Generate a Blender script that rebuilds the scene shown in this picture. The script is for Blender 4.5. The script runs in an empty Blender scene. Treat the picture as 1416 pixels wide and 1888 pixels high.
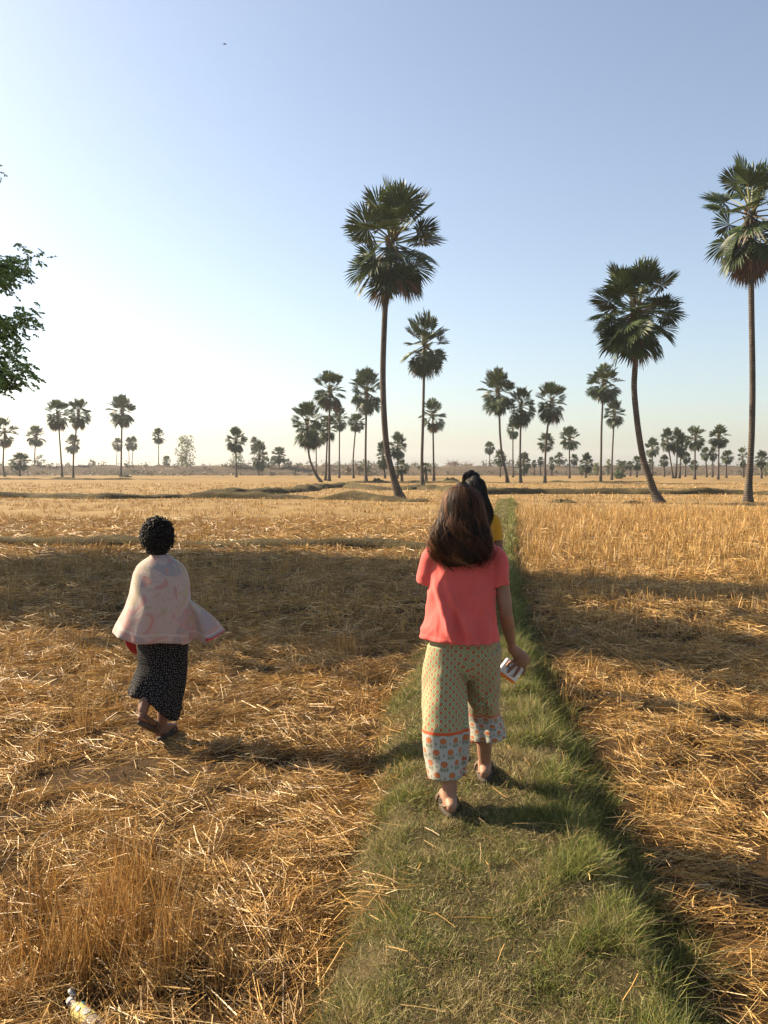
import bpy, bmesh, math, random
import numpy as np
from mathutils import Vector, Matrix, noise

R = math.radians
sc = bpy.context.scene
COL = sc.collection
rng = np.random.default_rng(7)
random.seed(7)

# ------------------------------------------------------------------ camera, sky, sun, exposure
CAM_Z = 1.88            # field level is z = 0, the grass bank is about 0.22 high
F, CX, CY = 1528.0, 708.0, 944.0
HOR = 862.0
PITCH = math.atan((CY - HOR) / F)
cam = bpy.data.cameras.new('camera')
cam.sensor_fit = 'VERTICAL'; cam.sensor_height = 34.6; cam.sensor_width = 34.6
cam.lens = 34.6 * F / 1888.0
cam.clip_start = 0.05; cam.clip_end = 6000
camo = bpy.data.objects.new('camera', cam); COL.objects.link(camo)
camo.location = (0, 0, CAM_Z); camo.rotation_euler = (R(90) - PITCH, 0, 0)
sc.camera = camo

SUN_EL, SUN_AZ = R(31), R(25)      # azimuth: degrees ahead of due left
sun_vec = Vector((-math.cos(SUN_AZ) * math.cos(SUN_EL), math.sin(SUN_AZ) * math.cos(SUN_EL), math.sin(SUN_EL)))
w = bpy.data.worlds.new('World'); sc.world = w; w.use_nodes = True
nt = w.node_tree; bg = nt.nodes['Background']
sky = nt.nodes.new('ShaderNodeTexSky'); sky.sky_type = 'NISHITA'; sky.sun_disc = False
sky.sun_elevation = SUN_EL; sky.sun_rotation = math.atan2(sun_vec.x, sun_vec.y) % (2 * math.pi)
sky.air_density = 1.0; sky.dust_density = 1.5; sky.ozone_density = 1.3; sky.altitude = 0
hs = nt.nodes.new('ShaderNodeHueSaturation'); hs.inputs['Saturation'].default_value = .84
nt.links.new(sky.outputs[0], hs.inputs['Color']); nt.links.new(hs.outputs[0], bg.inputs[0]); bg.inputs[1].default_value = 0.0645
sl = bpy.data.lights.new('sun', 'SUN'); sl.energy = 5.0; sl.angle = R(0.5); sl.color = (1.0, 0.82, 0.585)
so = bpy.data.objects.new('sun', sl); COL.objects.link(so)
so.rotation_euler = sun_vec.to_track_quat('Z', 'Y').to_euler(); so.location = (-30, 10, 40)
sc.view_settings.view_transform = 'Standard'; sc.view_settings.look = 'None'
sc.view_settings.exposure = 1.6; sc.view_settings.gamma = 1.0

# ------------------------------------------------------------------ helpers
def P(px, py, Y):
    """World point seen at photo pixel (px, py) on the plane at distance Y."""
    dx, dz = (px - CX) / F, (CY - py) / F
    c, s = math.cos(PITCH), math.sin(PITCH)
    d = Vector((dx, c + dz * s, -s + dz * c))
    return Vector((0, 0, CAM_Z)) + d * (Y / d.y)

def ground_D(py, z=0.0):
    dz = (CY - py) / F; c, s = math.cos(PITCH), math.sin(PITCH)
    t = (z - CAM_Z) / (-s + dz * c)
    return (c + dz * s) * t

def tag(o, label=None, cat=None, group=None, kind=None):
    if label: o['label'] = label
    if cat: o['category'] = cat
    if group: o['group'] = group
    if kind: o['kind'] = kind
    return o

def empty(name, loc):
    o = bpy.data.objects.new(name, None); COL.objects.link(o); o.location = loc
    o.empty_display_size = .2
    return o

def link(name, me, mat=None, parent=None, loc=(0, 0, 0)):
    o = bpy.data.objects.new(name, me); COL.objects.link(o); o.location = loc
    if mat is not None:
        for m in (mat if isinstance(mat, (list, tuple)) else [mat]):
            me.materials.append(m)
    if parent is not None: o.parent = parent
    return o

def np_mesh(name, v, f, col=None, pat=None, smooth=False):
    """v (n,3), f (m,k) numpy arrays."""
    me = bpy.data.meshes.new(name)
    v = np.asarray(v, np.float32); f = np.asarray(f, np.int32); k = f.shape[1]
    me.vertices.add(len(v)); me.vertices.foreach_set('co', v.ravel())
    me.loops.add(f.size); me.loops.foreach_set('vertex_index', f.ravel())
    me.polygons.add(len(f)); me.polygons.foreach_set('loop_start', np.arange(len(f), dtype=np.int32) * k)
    if smooth: me.polygons.foreach_set('use_smooth', np.ones(len(f), dtype=bool))
    me.update(calc_edges=True)
    if col is not None:
        a = me.attributes.new('col', 'FLOAT_COLOR', 'POINT')
        c = np.ones((len(v), 4), np.float32); c[:, :3] = col
        a.data.foreach_set('color', c.ravel())
    if pat is not None:
        a = me.attributes.new('pat', 'FLOAT_VECTOR', 'POINT')
        a.data.foreach_set('vector', np.asarray(pat, np.float32).ravel())
    me.validate()
    return me

class MB:
    """collects verts / faces for one mesh"""
    def __init__(s): s.v = []; s.f = []; s.c = []
    def add(s, vs, fs, c=None):
        b = len(s.v); s.v += [tuple(x) for x in vs]; s.f += [tuple(i + b for i in q) for q in fs]
        if c is not None: s.c += [c] * len(vs)
    def tube(s, pts, rad, n=8, cap=True, c=None):
        pts = [Vector(p) for p in pts]; vs = []; fs = []
        m = len(pts)
        if not hasattr(rad, '__len__'): rad = [rad] * m
        prev = None
        for i, p in enumerate(pts):
            t = (pts[min(i + 1, m - 1)] - pts[max(i - 1, 0)]).normalized()
            if prev is None:
                h = Vector((1, 0, 0)) if abs(t.x) < .8 else Vector((0, 1, 0))
                u = (h - t * h.dot(t)).normalized()
            else:
                u = (prev - t * prev.dot(t)).normalized()
            prev = u; b = t.cross(u)
            for k in range(n):
                a = 2 * math.pi * k / n
                vs.append(p + (u * math.cos(a) + b * math.sin(a)) * rad[i])
        for i in range(m - 1):
            for k in range(n):
                fs.append((i * n + k, i * n + (k + 1) % n, (i + 1) * n + (k + 1) % n, (i + 1) * n + k))
        if cap:
            fs.append(tuple(range(n))[::-1]); fs.append(tuple((m - 1) * n + k for k in range(n)))
        s.add(vs, fs, c)
    def mesh(s, name, smooth=True):
        me = bpy.data.meshes.new(name); me.from_pydata(s.v, [], s.f); me.update()
        if smooth: me.polygons.foreach_set('use_smooth', [True] * len(me.polygons))
        if s.c and len(s.c) == len(s.v):
            a = me.attributes.new('col', 'FLOAT_COLOR', 'POINT')
            a.data.foreach_set('color', np.array([(*c, 1) for c in s.c], np.float32).ravel())
        return me
    def build(s, name, mat, parent=None, smooth=True, loc=(0, 0, 0)):
        return link(name, s.mesh(name, smooth), mat, parent, loc)

# ------------------------------------------------------------------ node helpers
class X:
    """a shader socket with arithmetic"""
    nt = None
    def __init__(s, k): s.k = k
    @staticmethod
    def m(op, *a, clamp=False):
        n = X.nt.nodes.new('ShaderNodeMath'); n.operation = op; n.use_clamp = clamp
        for i, q in enumerate(a):
            if isinstance(q, X): X.nt.links.new(q.k, n.inputs[i])
            else: n.inputs[i].default_value = q
        return X(n.outputs[0])
    def __add__(s, o): return X.m('ADD', s, o)
    def __sub__(s, o): return X.m('SUBTRACT', s, o)
    def __rsub__(s, o): return X.m('SUBTRACT', o, s)
    def __mul__(s, o): return X.m('MULTIPLY', s, o)
    __radd__ = __add__; __rmul__ = __mul__
    def lt(s, o): return X.m('LESS_THAN', s, o)
    def gt(s, o): return X.m('GREATER_THAN', s, o)
    def fract(s): return X.m('FRACT', s)
    def abs(s): return X.m('ABSOLUTE', s)
    def min(s, o): return X.m('MINIMUM', s, o)
    def max(s, o): return X.m('MAXIMUM', s, o)
    def sqrt(s): return X.m('SQRT', s)

def mixc(fac, a, b):
    n = X.nt.nodes.new('ShaderNodeMix'); n.data_type = 'RGBA'
    for i, q in ((0, fac), (6, a), (7, b)):
        if isinstance(q, X): X.nt.links.new(q.k, n.inputs[i])
        elif isinstance(q, (tuple, list)): n.inputs[i].default_value = (*q, 1)
        else: n.inputs[i].default_value = q
    return X(n.outputs[2])

def new_mat(name, rough=.8, spec=.3):
    m = bpy.data.materials.new(name); m.use_nodes = True; X.nt = m.node_tree
    b = m.node_tree.nodes['Principled BSDF']; b.inputs['Roughness'].default_value = rough
    b.inputs['Specular IOR Level'].default_value = spec
    return m, b

def setc(b, c):
    if isinstance(c, X): X.nt.links.new(c.k, b.inputs['Base Color'])
    else: b.inputs['Base Color'].default_value = (*c, 1)

def tex_noise(scale, detail=4, rough=.55, vec=None, out=0, dist=0):
    n = X.nt.nodes.new('ShaderNodeTexNoise'); n.inputs['Scale'].default_value = scale
    n.inputs['Detail'].default_value = detail; n.inputs['Roughness'].default_value = rough
    n.inputs['Distortion'].default_value = dist
    if vec is not None: X.nt.links.new(vec.k, n.inputs['Vector'])
    return X(n.outputs[out])

def ramp(x, stops):
    n = X.nt.nodes.new('ShaderNodeValToRGB'); X.nt.links.new(x.k, n.inputs[0])
    e = n.color_ramp.elements
    while len(e) < len(stops): e.new(.5)
    for q, (p, c) in zip(e, stops): q.position = p; q.color = (*c, 1)
    return X(n.outputs[0])

def attr(name, out='Color'):
    n = X.nt.nodes.new('ShaderNodeAttribute'); n.attribute_name = name
    return X(n.outputs[out])

def sep(v):
    n = X.nt.nodes.new('ShaderNodeSeparateXYZ'); X.nt.links.new(v.k, n.inputs[0])
    return X(n.outputs[0]), X(n.outputs[1]), X(n.outputs[2])

def comb(x, y, z=0.0):
    n = X.nt.nodes.new('ShaderNodeCombineXYZ')
    for i, q in enumerate((x, y, z)):
        if isinstance(q, X): X.nt.links.new(q.k, n.inputs[i])
        else: n.inputs[i].default_value = q
    return X(n.outputs[0])

def texco(kind='Object'):
    n = X.nt.nodes.new('ShaderNodeTexCoord'); return X(n.outputs[kind])

def mapping(v, scale):
    n = X.nt.nodes.new('ShaderNodeMapping'); X.nt.links.new(v.k, n.inputs[0]); n.inputs['Scale'].default_value = scale
    return X(n.outputs[0])

def bump(b, h, strength=.3, dist=.01):
    n = X.nt.nodes.new('ShaderNodeBump'); n.inputs['Strength'].default_value = strength
    n.inputs['Distance'].default_value = dist
    X.nt.links.new(h.k, n.inputs['Height']); X.nt.links.new(n.outputs[0], b.inputs['Normal'])

def translucent(m, b, amount, col):
    """mix a translucent lobe into a leaf / cloth material"""
    t = X.nt.nodes.new('ShaderNodeBsdfTranslucent')
    if isinstance(col, X): X.nt.links.new(col.k, t.inputs[0])
    else: t.inputs[0].default_value = (*col, 1)
    mx = X.nt.nodes.new('ShaderNodeMixShader'); mx.inputs[0].default_value = amount
    X.nt.links.new(b.outputs[0], mx.inputs[1]); X.nt.links.new(t.outputs[0], mx.inputs[2])
    X.nt.links.new(mx.outputs[0], X.nt.nodes['Material Output'].inputs['Surface'])

def simple(name, c, rough=.7, spec=.3, var=.25, scale=20, bmp=0, bscale=None):
    m, b = new_mat(name, rough, spec)
    n = tex_noise(scale, 5, vec=texco())
    dk = tuple(x * (1 - var) for x in c); lt = tuple(min(1, x * (1 + var)) for x in c)
    setc(b, ramp(n, [(.3, dk), (.7, lt)]))
    if bmp: bump(b, tex_noise(bscale or scale * 2, 6, vec=texco()), bmp, .01)
    return m

# ------------------------------------------------------------------ materials
M = {}
# field soil with straw litter
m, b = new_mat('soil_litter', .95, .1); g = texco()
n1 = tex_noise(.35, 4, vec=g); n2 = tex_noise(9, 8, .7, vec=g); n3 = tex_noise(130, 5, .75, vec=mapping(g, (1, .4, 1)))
near = ramp(n2 * .45 + n3 * .55, [(.36, (.016, .010, .005)), (.52, (.055, .032, .013)), (.68, (.16, .095, .038))])  # soil tones, darkened to paint in the shade between straws
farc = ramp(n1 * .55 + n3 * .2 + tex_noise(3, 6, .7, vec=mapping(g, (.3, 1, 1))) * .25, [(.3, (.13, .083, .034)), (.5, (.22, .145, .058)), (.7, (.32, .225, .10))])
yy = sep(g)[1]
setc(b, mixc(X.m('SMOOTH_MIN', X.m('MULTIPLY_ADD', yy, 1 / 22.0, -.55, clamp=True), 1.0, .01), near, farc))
bump(b, n2 * .7 + n3 * .3, .8, .03); M['soil'] = m
# grass bank soil
m, b = new_mat('bank_soil', .95, .1); g = texco()
setc(b, ramp(tex_noise(7, 8, .7, vec=g) * .4 + tex_noise(90, 5, .7, vec=g) * .6, [(.3, (.02, .018, .008)), (.5, (.055, .046, .02)), (.7, (.14, .10, .048))]))
bump(b, tex_noise(30, 6, .7, vec=g), .8, .03); M['bank'] = m
# field bunds
m, b = new_mat('bund_earth', .95, .1); g = texco()
nn = tex_noise(1.3, 8, .72, vec=mapping(g, (.5, 1.4, 2)))
setc(b, ramp(nn, [(.3, (.03, .024, .013)), (.5, (.075, .057, .028)), (.62, (.11, .09, .038)), (.75, (.22, .15, .07))]))
bump(b, tex_noise(6, 8, .7, vec=g), 1, .12); M['bund'] = m
# far embankment
m, b = new_mat('ridge_scrub', .95, .1); g = texco()
setc(b, ramp(tex_noise(.12, 10, .7, vec=mapping(g, (.5, 1, 4))), [(.3, (.06, .05, .036)), (.5, (.105, .082, .058)), (.7, (.18, .135, .09))]))
bump(b, tex_noise(1.0, 8, .7, vec=g), 1, .6); M['ridge'] = m

def blade_mat(name, rough=.55, spec=.35, tl=0.0):
    m, b = new_mat(name, rough, spec); c = attr('col'); setc(b, c)
    if tl: translucent(m, b, tl, c)
    M[name] = m
blade_mat('straw', .5, .4, .12)
blade_mat('grass', .6, .25, .22)
blade_mat('foliage', .55, .35, .22)
blade_mat('palm_leaf', .5, .22, .16)
blade_mat('hair', .58, .14)
# palm trunk
m, b = new_mat('palm_bark', .9, .15); g = texco()
rings = X.nt.nodes.new('ShaderNodeTexWave'); rings.wave_type = 'BANDS'; rings.bands_direction = 'Z'
rings.inputs['Scale'].default_value = 2.6; rings.inputs['Distortion'].default_value = 2.5; rings.inputs['Detail'].default_value = 3
X.nt.links.new(g.k, rings.inputs['Vector']); rr = X(rings.outputs[1])
n2 = tex_noise(5, 7, .7, vec=mapping(g, (1, 1, .35)))
setc(b, ramp(n2 * .8 + rr * .2, [(.3, (.035, .029, .024)), (.55, (.085, .07, .057)), (.8, (.19, .155, .12))]))
bump(b, rr * .5 + n2 * .8, .9, .04); M['bark'] = m
m, b = new_mat('tree_bark', .9, .15); g = texco(); n2 = tex_noise(12, 8, .7, vec=mapping(g, (1, 1, .2)))
setc(b, ramp(n2, [(.3, (.04, .03, .022)), (.7, (.16, .12, .09))])); bump(b, n2, .8, .03); M['tree_bark'] = m
M['pale_bark'] = simple('pale_bark', (.33, .29, .24), .85, .15, .4, 3)
M['twig'] = simple('twig', (.20, .125, .095), .9, .1, .4, 3)

# skin
def skin(name, c):
    m, b = new_mat(name, .55, .3); g = texco(); c = tuple(x * .72 for x in c)
    setc(b, ramp(tex_noise(18, 5, vec=g), [(.3, tuple(x * .85 for x in c)), (.7, tuple(x * 1.12 for x in c))]))
    b.inputs['Subsurface Weight'].default_value = .12; b.inputs['Subsurface Radius'].default_value = (.02, .008, .004)
    b.inputs['Subsurface Scale'].default_value = .5
    bump(b, tex_noise(180, 3, vec=g), .12, .002); M[name] = m
skin('skin_light', (.36, .195, .125)); skin('skin_brown', (.23, .115, .07)); skin('skin_tan', (.28, .145, .085))

def cloth(name, c, rough=.85, sheen=.3, var=.1, tl=0.0, weave=900):
    m, b = new_mat(name, rough, .2); g = texco()
    c = tuple(x * .72 for x in c)
    setc(b, ramp(tex_noise(7, 5, vec=g), [(.3, tuple(x * (1 - var) for x in c)), (.7, tuple(x * (1 + var) for x in c))]))
    b.inputs['Sheen Weight'].default_value = sheen; b.inputs['Sheen Roughness'].default_value = .5
    bump(b, tex_noise(weave, 2, vec=g) * .25 + tex_noise(38, 4, vec=g), .22, .006)
    M[name] = m; return m, b
cloth('coral_cloth', (.80, .128, .108), .85, .15); cloth('yellow_cloth', (.70, .37, .02)); cloth('red_lining', (.55, .03, .025))
cloth('dark_cloth', (.03, .032, .045)); cloth('blue_cloth', (.06, .07, .10)); cloth('brown_cloth', (.10, .07, .05))

def lattice(u, v, pu, pv):
    """distance vectors to the two staggered lattices: returns (x1,y1),(x2,y2) in cell units"""
    a = u * (1 / pu); c = v * (1 / pv)
    return (a.fract() - .5, c.fract() - .5), ((a + .5).fract() - .5, (c + .5).fract() - .5)

def dist(x, y, sx=1.0, sy=1.0): return ((x * x) * (sx * sx) + (y * y) * (sy * sy)).sqrt()

# block printed trousers: pat = (across, height above hem, 0)
m, b = new_mat('printed_cotton', .85, .2); u, v, q = sep(attr('pat', 'Vector'))
A, B = lattice(u, v, .038, .042)
d = (A[0].abs() * 1.1 + A[1].abs() * .9).min(B[0].abs() * 1.1 + B[1].abs() * .9) * .45 + dist(*A, 1.15, .95).min(dist(*B, 1.15, .95)) * .55
vine = ((u * (1 / .038) + v * (1 / .042)).fract() - .5).abs().min(((u * (1 / .038) - v * (1 / .042)).fract() - .5).abs())
g = mixc(vine.lt(.13), (.46, .45, .28), (.26, .30, .15))
g = mixc(d.lt(.225), g, (.33, .055, .04)); g = mixc(d.lt(.09), g, (.62, .27, .07))
PU, PV = .064, .110
A, B = lattice(u + .01, v + .012, PU, PV)
h = (.42, .41, .35); leaf = (0.0 * u); d2 = None
for (x, y) in (A, B):
    x = x * PU; y = y * PV; yl = y + .019
    leaf = leaf.max(((x.abs() * .8 - yl).abs().lt(.0048) * x.abs().lt(.016))).max(x.abs().lt(.0016) * (y + .013).abs().lt(.016))
    leaf = leaf.max(dist(x.abs() - .0115, y + .018, 1, .8).lt(.0056)).max(dist(x.abs() - PU / 2, y + .004, 1, .7).lt(.0052))
    e = dist(x, y - .010); d2 = e if d2 is None else d2.min(e)
h = mixc(leaf, h, (.22, .23, .15))
h = mixc(d2.lt(.0145), h, (.38, .085, .04)); h = mixc(d2.lt(.0105), h, (.52, .19, .055)); h = mixc(d2.lt(.0035), h, (.4, .07, .03))
g = mixc(v.lt(.245), g, h)
g = mixc((v - .252).abs().lt(.0075), g, (.60, .10, .03)); g = mixc(v.lt(.024), g, (.36, .05, .025))
setc(b, g); b.inputs['Sheen Weight'].default_value = .2; translucent(m, b, .22, g)
bump(b, tex_noise(45, 4, vec=texco()), .25, .006); M['printed'] = m

# black skirt with small white dots
m, b = new_mat('dotted_cotton', .8, .25); u, v, q = sep(attr('pat', 'Vector'))
vo = X.nt.nodes.new('ShaderNodeTexVoronoi'); vo.voronoi_dimensions = '2D'; vo.inputs['Scale'].default_value = 60; vo.inputs['Randomness'].default_value = .7
X.nt.links.new(comb(u, v).k, vo.inputs['Vector']); d = X(vo.outputs['Distance'])
setc(b, mixc(d.lt(.115), (.007, .007, .009), (.32, .30, .27)))
b.inputs['Specular IOR Level'].default_value = .1; bump(b, tex_noise(60, 4, vec=texco()), .25, .006); M['dotted'] = m

# pale shawl with a faint leafy print
m, b = new_mat('printed_shawl', .9, .15); u, v, q = sep(attr('pat', 'Vector')); pv = comb(u, v)
n1 = tex_noise(3.2, 2, .4, vec=pv, dist=1.6); n2 = tex_noise(4.6, 2, .4, vec=comb(u + 3.0, v), dist=1.8)
base = (.37, .295, .255)
g = mixc(n1.gt(.54), base, (.245, .225, .222)); g = mixc(n2.gt(.60), g, (.38, .20, .17)); g = mixc(n2.lt(.40), g, (.335, .275, .185))
ln = ((n1 * 9.0).fract() - .5).abs().lt(.06) + ((n2 * 7.0).fract() - .5).abs().lt(.05)
g = mixc(X.m('MULTIPLY', ln, .5, clamp=True), g, (.25, .22, .225))
g = mixc(X.m('MULTIPLY', v.lt(.20), .25), g, (.40, .26, .235)); g = mixc((v - .055).abs().lt(.008), g, (.40, .325, .285));
setc(b, g); b.inputs['Sheen Weight'].default_value = .35
bump(b, tex_noise(900, 2, vec=texco()) * .3 + tex_noise(45, 4, vec=texco()), .25, .006); M['shawl'] = m

M['sandal'] = simple('sandal_leather', (.13, .085, .055), .7, .3, .3, 60)
M['sole'] = simple('sandal_sole', (.06, .045, .035), .85, .2, .3, 60)
M['eye'] = simple('eye', (.6, .58, .55), .2, .5, .05, 5)
M['carton_white'] = simple('carton_white', (.74, .73, .74), .45, .4, .03, 40)
M['carton_orange'] = simple('carton_orange', (.78, .19, .02), .45, .4, .05, 40)
M['carton_ink'] = simple('carton_ink', (.10, .09, .13), .6, .3, .1, 40)
M['bottle_plastic'] = simple('bottle_plastic', (.30, .26, .20), .3, .5, .25, 40)
M['label_yellow'] = simple('label_yellow', (.46, .38, .13), .6, .3, .3, 60)
M['label_blue'] = simple('label_blue', (.03, .20, .34), .5, .4, .1, 60)
M['label_red'] = simple('label_red', (.45, .07, .05), .5, .4, .1, 60)
M['label_white'] = simple('label_white', (.46, .45, .41), .5, .4, .1, 60)
M['cap_white'] = simple('cap_white', (.44, .43, .39), .5, .4, .2, 60)
M['feather'] = simple('feather', (.05, .05, .055), .8, .2, .3, 20)

# ------------------------------------------------------------------ the setting: ground, path, bunds, embankment
def fbm(x, y, s, o=4, seed=0.0):
    return noise.fractal(Vector((x * s, y * s, seed)), 1.0, 2.0, o)

# path centreline X(D)
PD = np.array([-6, 0, 2.4, 3.9, 6.5, 10, 18, 30, 44.0]); PX = np.array([.36, .36, .38, .45, .68, 1.14, 2.45, 4.35, 6.45])
PWD = lambda y: np.interp(y, [0, 6, 10, 16, 44], [.95, .95, .78, .60, .68])     # the bank gets narrower further on
def path_x(y): return float(np.interp(y, PD, PX))
BANK_H = .22
def bank_profile(s):
    """height of the grass bank at distance s from its centre line"""
    s = np.asarray(s, float)
    a = np.where(s > 0, np.clip((.70 - s) / .22, 0, 1), np.clip((.76 + s) / .42, 0, 1))     # steeper on the right
    return BANK_H * (a * a * (3 - 2 * a))

gy = np.concatenate([-np.geomspace(1500, 4, 25), np.arange(-3.5, 1.5, .25), np.arange(1.5, 14, .07), np.geomspace(14, 1500, 110)])
hx = np.concatenate([np.arange(.0, 8, .08), np.geomspace(8, 1500, 60)])
gx = np.concatenate([-hx[:0:-1], hx])
GX, GY = np.meshgrid(gx, gy)
Z = np.zeros_like(GX)
for i in range(GX.shape[0]):
    for j in range(GX.shape[1]):
        x, y = GX[i, j], GY[i, j]
        if abs(x) < 60 and -4 < y < 150:
            Z[i, j] = .035 * fbm(x, y, .5, 3) + (.022 * fbm(x, y, 3.2, 3, 5) if abs(x) < 9 and y < 15 else 0)
Z = np.clip(Z, -.06, .06)
nv = GX.size; W_ = GX.shape[1]
idx = np.arange(nv).reshape(GX.shape)
F4 = np.stack([idx[:-1, :-1], idx[:-1, 1:], idx[1:, 1:], idx[1:, :-1]], -1).reshape(-1, 4)
gm = np_mesh('ground', np.stack([GX, GY, Z], -1).reshape(-1, 3), F4, smooth=True)
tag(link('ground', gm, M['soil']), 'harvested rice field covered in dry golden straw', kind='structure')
def ground_z(x, y):
    return max(-.06, min(.06, .035 * fbm(x, y, .5, 3) + (.022 * fbm(x, y, 3.2, 3, 5) if abs(x) < 9 and y < 15 else 0)))

# grass bank that carries the footpath
ys = np.concatenate([np.arange(-5, 9, .07), np.geomspace(9, 44, 120)[1:]])
ss = np.linspace(-.95, .95, 40)
V = []
for y in ys:
    for s in ss:
        x = path_x(y) + s * float(PWD(y))
        z = float(bank_profile(s + .07 * fbm(x, y, 1.1, 2, 3))) + .028 * fbm(x, y, 2.6, 3, 9) * min(1, (.97 - abs(s)) * 4) - .012
        if abs(s) > .9: z = -.08
        V.append((x, y, z))
ii = np.arange(len(V)).reshape(len(ys), len(ss))
pf = np.stack([ii[:-1, :-1], ii[:-1, 1:], ii[1:, 1:], ii[1:, :-1]], -1).reshape(-1, 4)
tag(link('path', np_mesh('path', V, pf, smooth=True), M['bank']), 'low grassy bank walked as a footpath between the fields', kind='structure')
def bank_z(x, y):
    s = (x - path_x(y)) / float(PWD(y))
    return float(bank_profile(s + .07 * fbm(x, y, 1.1, 2, 3))) + .028 * fbm(x, y, 2.6, 3, 9) * min(1, max(0, (.97 - abs(s)) * 4)) - .012

BUNDS = []
def bund(pts, h, wdt, label, seed):
    """low earth bank following a ground polyline"""
    pts = [Vector((p[0], p[1], 0)) for p in pts]
    dense = []
    for a, c in zip(pts[:-1], pts[1:]):
        n = max(2, int((c - a).length / .35))
        dense += [a.lerp(c, i / n) for i in range(n)]
    dense.append(pts[-1]); n = len(dense); V = []; K = 11
    for i, p in enumerate(dense):
        t = (dense[min(i + 3, n - 1)] - dense[max(i - 3, 0)]).normalized(); nn = Vector((-t.y, t.x, 0))
        e = min(1, i / 6, (n - 1 - i) / 6) ** .6
        hh = h * (.75 + .55 * fbm(p.x, p.y, .35, 3, seed)) * e; ww = wdt * (1 + .3 * fbm(p.x, p.y, .25, 2, seed + 4))
        for k in range(K):
            s = (k / (K - 1) - .5) * 2
            prof = max(0, 1 - abs(s) ** 3.2)
            q = p + nn * (s * ww / 2)
            V.append((q.x + .06 * fbm(q.x, q.y, 1.5, 2, 2), q.y, hh * prof + .22 * h * fbm(q.x, q.y, 1.6, 3, seed) * prof - .02 - (.08 if k in (0, K - 1) else 0)))
        BUNDS.append((p.x, p.y, hh, ww, nn))
    ii = np.arange(len(V)).reshape(n, K)
    f = np.stack([ii[:-1, :-1], ii[:-1, 1:], ii[1:, 1:], ii[1:, :-1]], -1).reshape(-1, 4)
    o = link('field_bund', np_mesh('field_bund', V, f, smooth=True), M['bund'])
    return tag(o, label, kind='structure')
def G(px, py):
    D = ground_D(py); q = P(px, py, D); return (q.x, q.y)
bund([(-16, 20.6), (-9, 20.2), (-4, 19.8), (.2, 19.3), (1.9, 18.6)], .26, .9, 'low dark bund across the left field', 1)
bund([G(-140, 917), G(60, 917), G(200, 920), G(330, 918), G(480, 919), G(640, 921), G(760, 925), G(800, 924)], .42, 1.5, 'long grassy bund running below the palms on the left', 2)
bund([G(360, 915), G(470, 912), G(545, 907), G(590, 900), G(640, 899), G(712, 904)], .50, 2.0, 'curved bund bending away beside the big leaning palm', 3)
bund([G(735, 903), G(770, 901), G(830, 905), G(875, 909)], .50, 2.0, 'small hump of earth under the straight tall palm', 4)
bund([G(860, 912), G(1000, 910), G(1200, 911), G(1340, 911), G(1420, 912), G(1560, 914)], .46, 1.4, 'dark straight bund crossing the right field', 5)
bund([G(900, 930), G(960, 929)], .15, .7, 'short low bund at the far end of the path', 6)
bund([G(-60, 884), G(60, 884), G(160, 884.5), G(250, 884)], .35, 2.5, 'faint bund at the foot of the left palms', 7)
bund([G(640, 889), G(720, 890), G(800, 890), G(880, 891)], .3, 2.0, 'faint bund behind the central palms', 8)
bund([G(1000, 889), G(1120, 890), G(1210, 889)], .3, 2.0, 'faint bund at the foot of the right hand palms', 9)

# far embankment
V = []; rx = np.arange(-330, 331, 1.6); K = 9
for x in rx:
    top = 2.25 + .5 * fbm(x, 0, .02, 3, 1) + .35 * fbm(x, 0, .2, 3, 2)
    for k in range(K):
        s = k / (K - 1)
        yy_ = 196 + 26 * s + 6 * fbm(x, 3, .012, 2, 8)
        prof = min(1, s / .36) if s < .64 else max(0, (1 - s) / .36)
        V.append((x, yy_, top * prof ** .8 + .3 * fbm(x, yy_, .35, 3, 4) * prof - (.1 if k in (0, K - 1) else 0)))
ii = np.arange(len(V)).reshape(len(rx), K)
f = np.stack([ii[:-1, :-1], ii[1:, :-1], ii[1:, 1:], ii[:-1, 1:]], -1).reshape(-1, 4)
tag(link('embankment', np_mesh('embankment', V, f, smooth=True), M['ridge']), 'long brown embankment along the horizon', kind='structure')

# ------------------------------------------------------------------ straw, stubble and grass (uncountable stuff)
def blades(pos, d, length, width, c0, c1, sag=.12, seg=2, tip=.25, roll=None):
    """ribbons: pos (n,3) root, d (n,3) unit direction; returns v, f, col"""
    n = len(pos); up = np.array([0, 0, 1.0])
    side = np.cross(d, up); nl = np.linalg.norm(side, axis=1, keepdims=True); side = np.where(nl > 1e-3, side / np.maximum(nl, 1e-3), [[1, 0, 0]])
    nor = np.cross(side, d)
    a = rng.uniform(0, math.pi, (n, 1)) if roll is None else np.full((n, 1), roll) + rng.normal(0, .4, (n, 1))
    sd = side * np.cos(a) + nor * np.sin(a)
    bend = rng.normal(0, 1, (n, 3)); bend[:, 2] = -np.abs(bend[:, 2]) * .6
    V = []; C = []
    for k in range(seg + 1):
        t = k / seg
        p = pos + d * (length[:, None] * t) + bend * (length[:, None] * sag * t * t)
        wv = width[:, None] * (1 - (1 - tip) * t) * .5
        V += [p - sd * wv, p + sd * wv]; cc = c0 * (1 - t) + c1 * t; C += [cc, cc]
    V = np.stack(V, 1); C = np.stack(C, 1); q = 2 * (seg + 1)
    base = (np.arange(n) * q)[:, None]
    f = np.concatenate([base + np.array([[2 * k, 2 * k + 1, 2 * k + 3, 2 * k + 2]]) for k in range(seg)], 0)
    return V.reshape(-1, 3), f, C.reshape(-1, 3)

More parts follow.
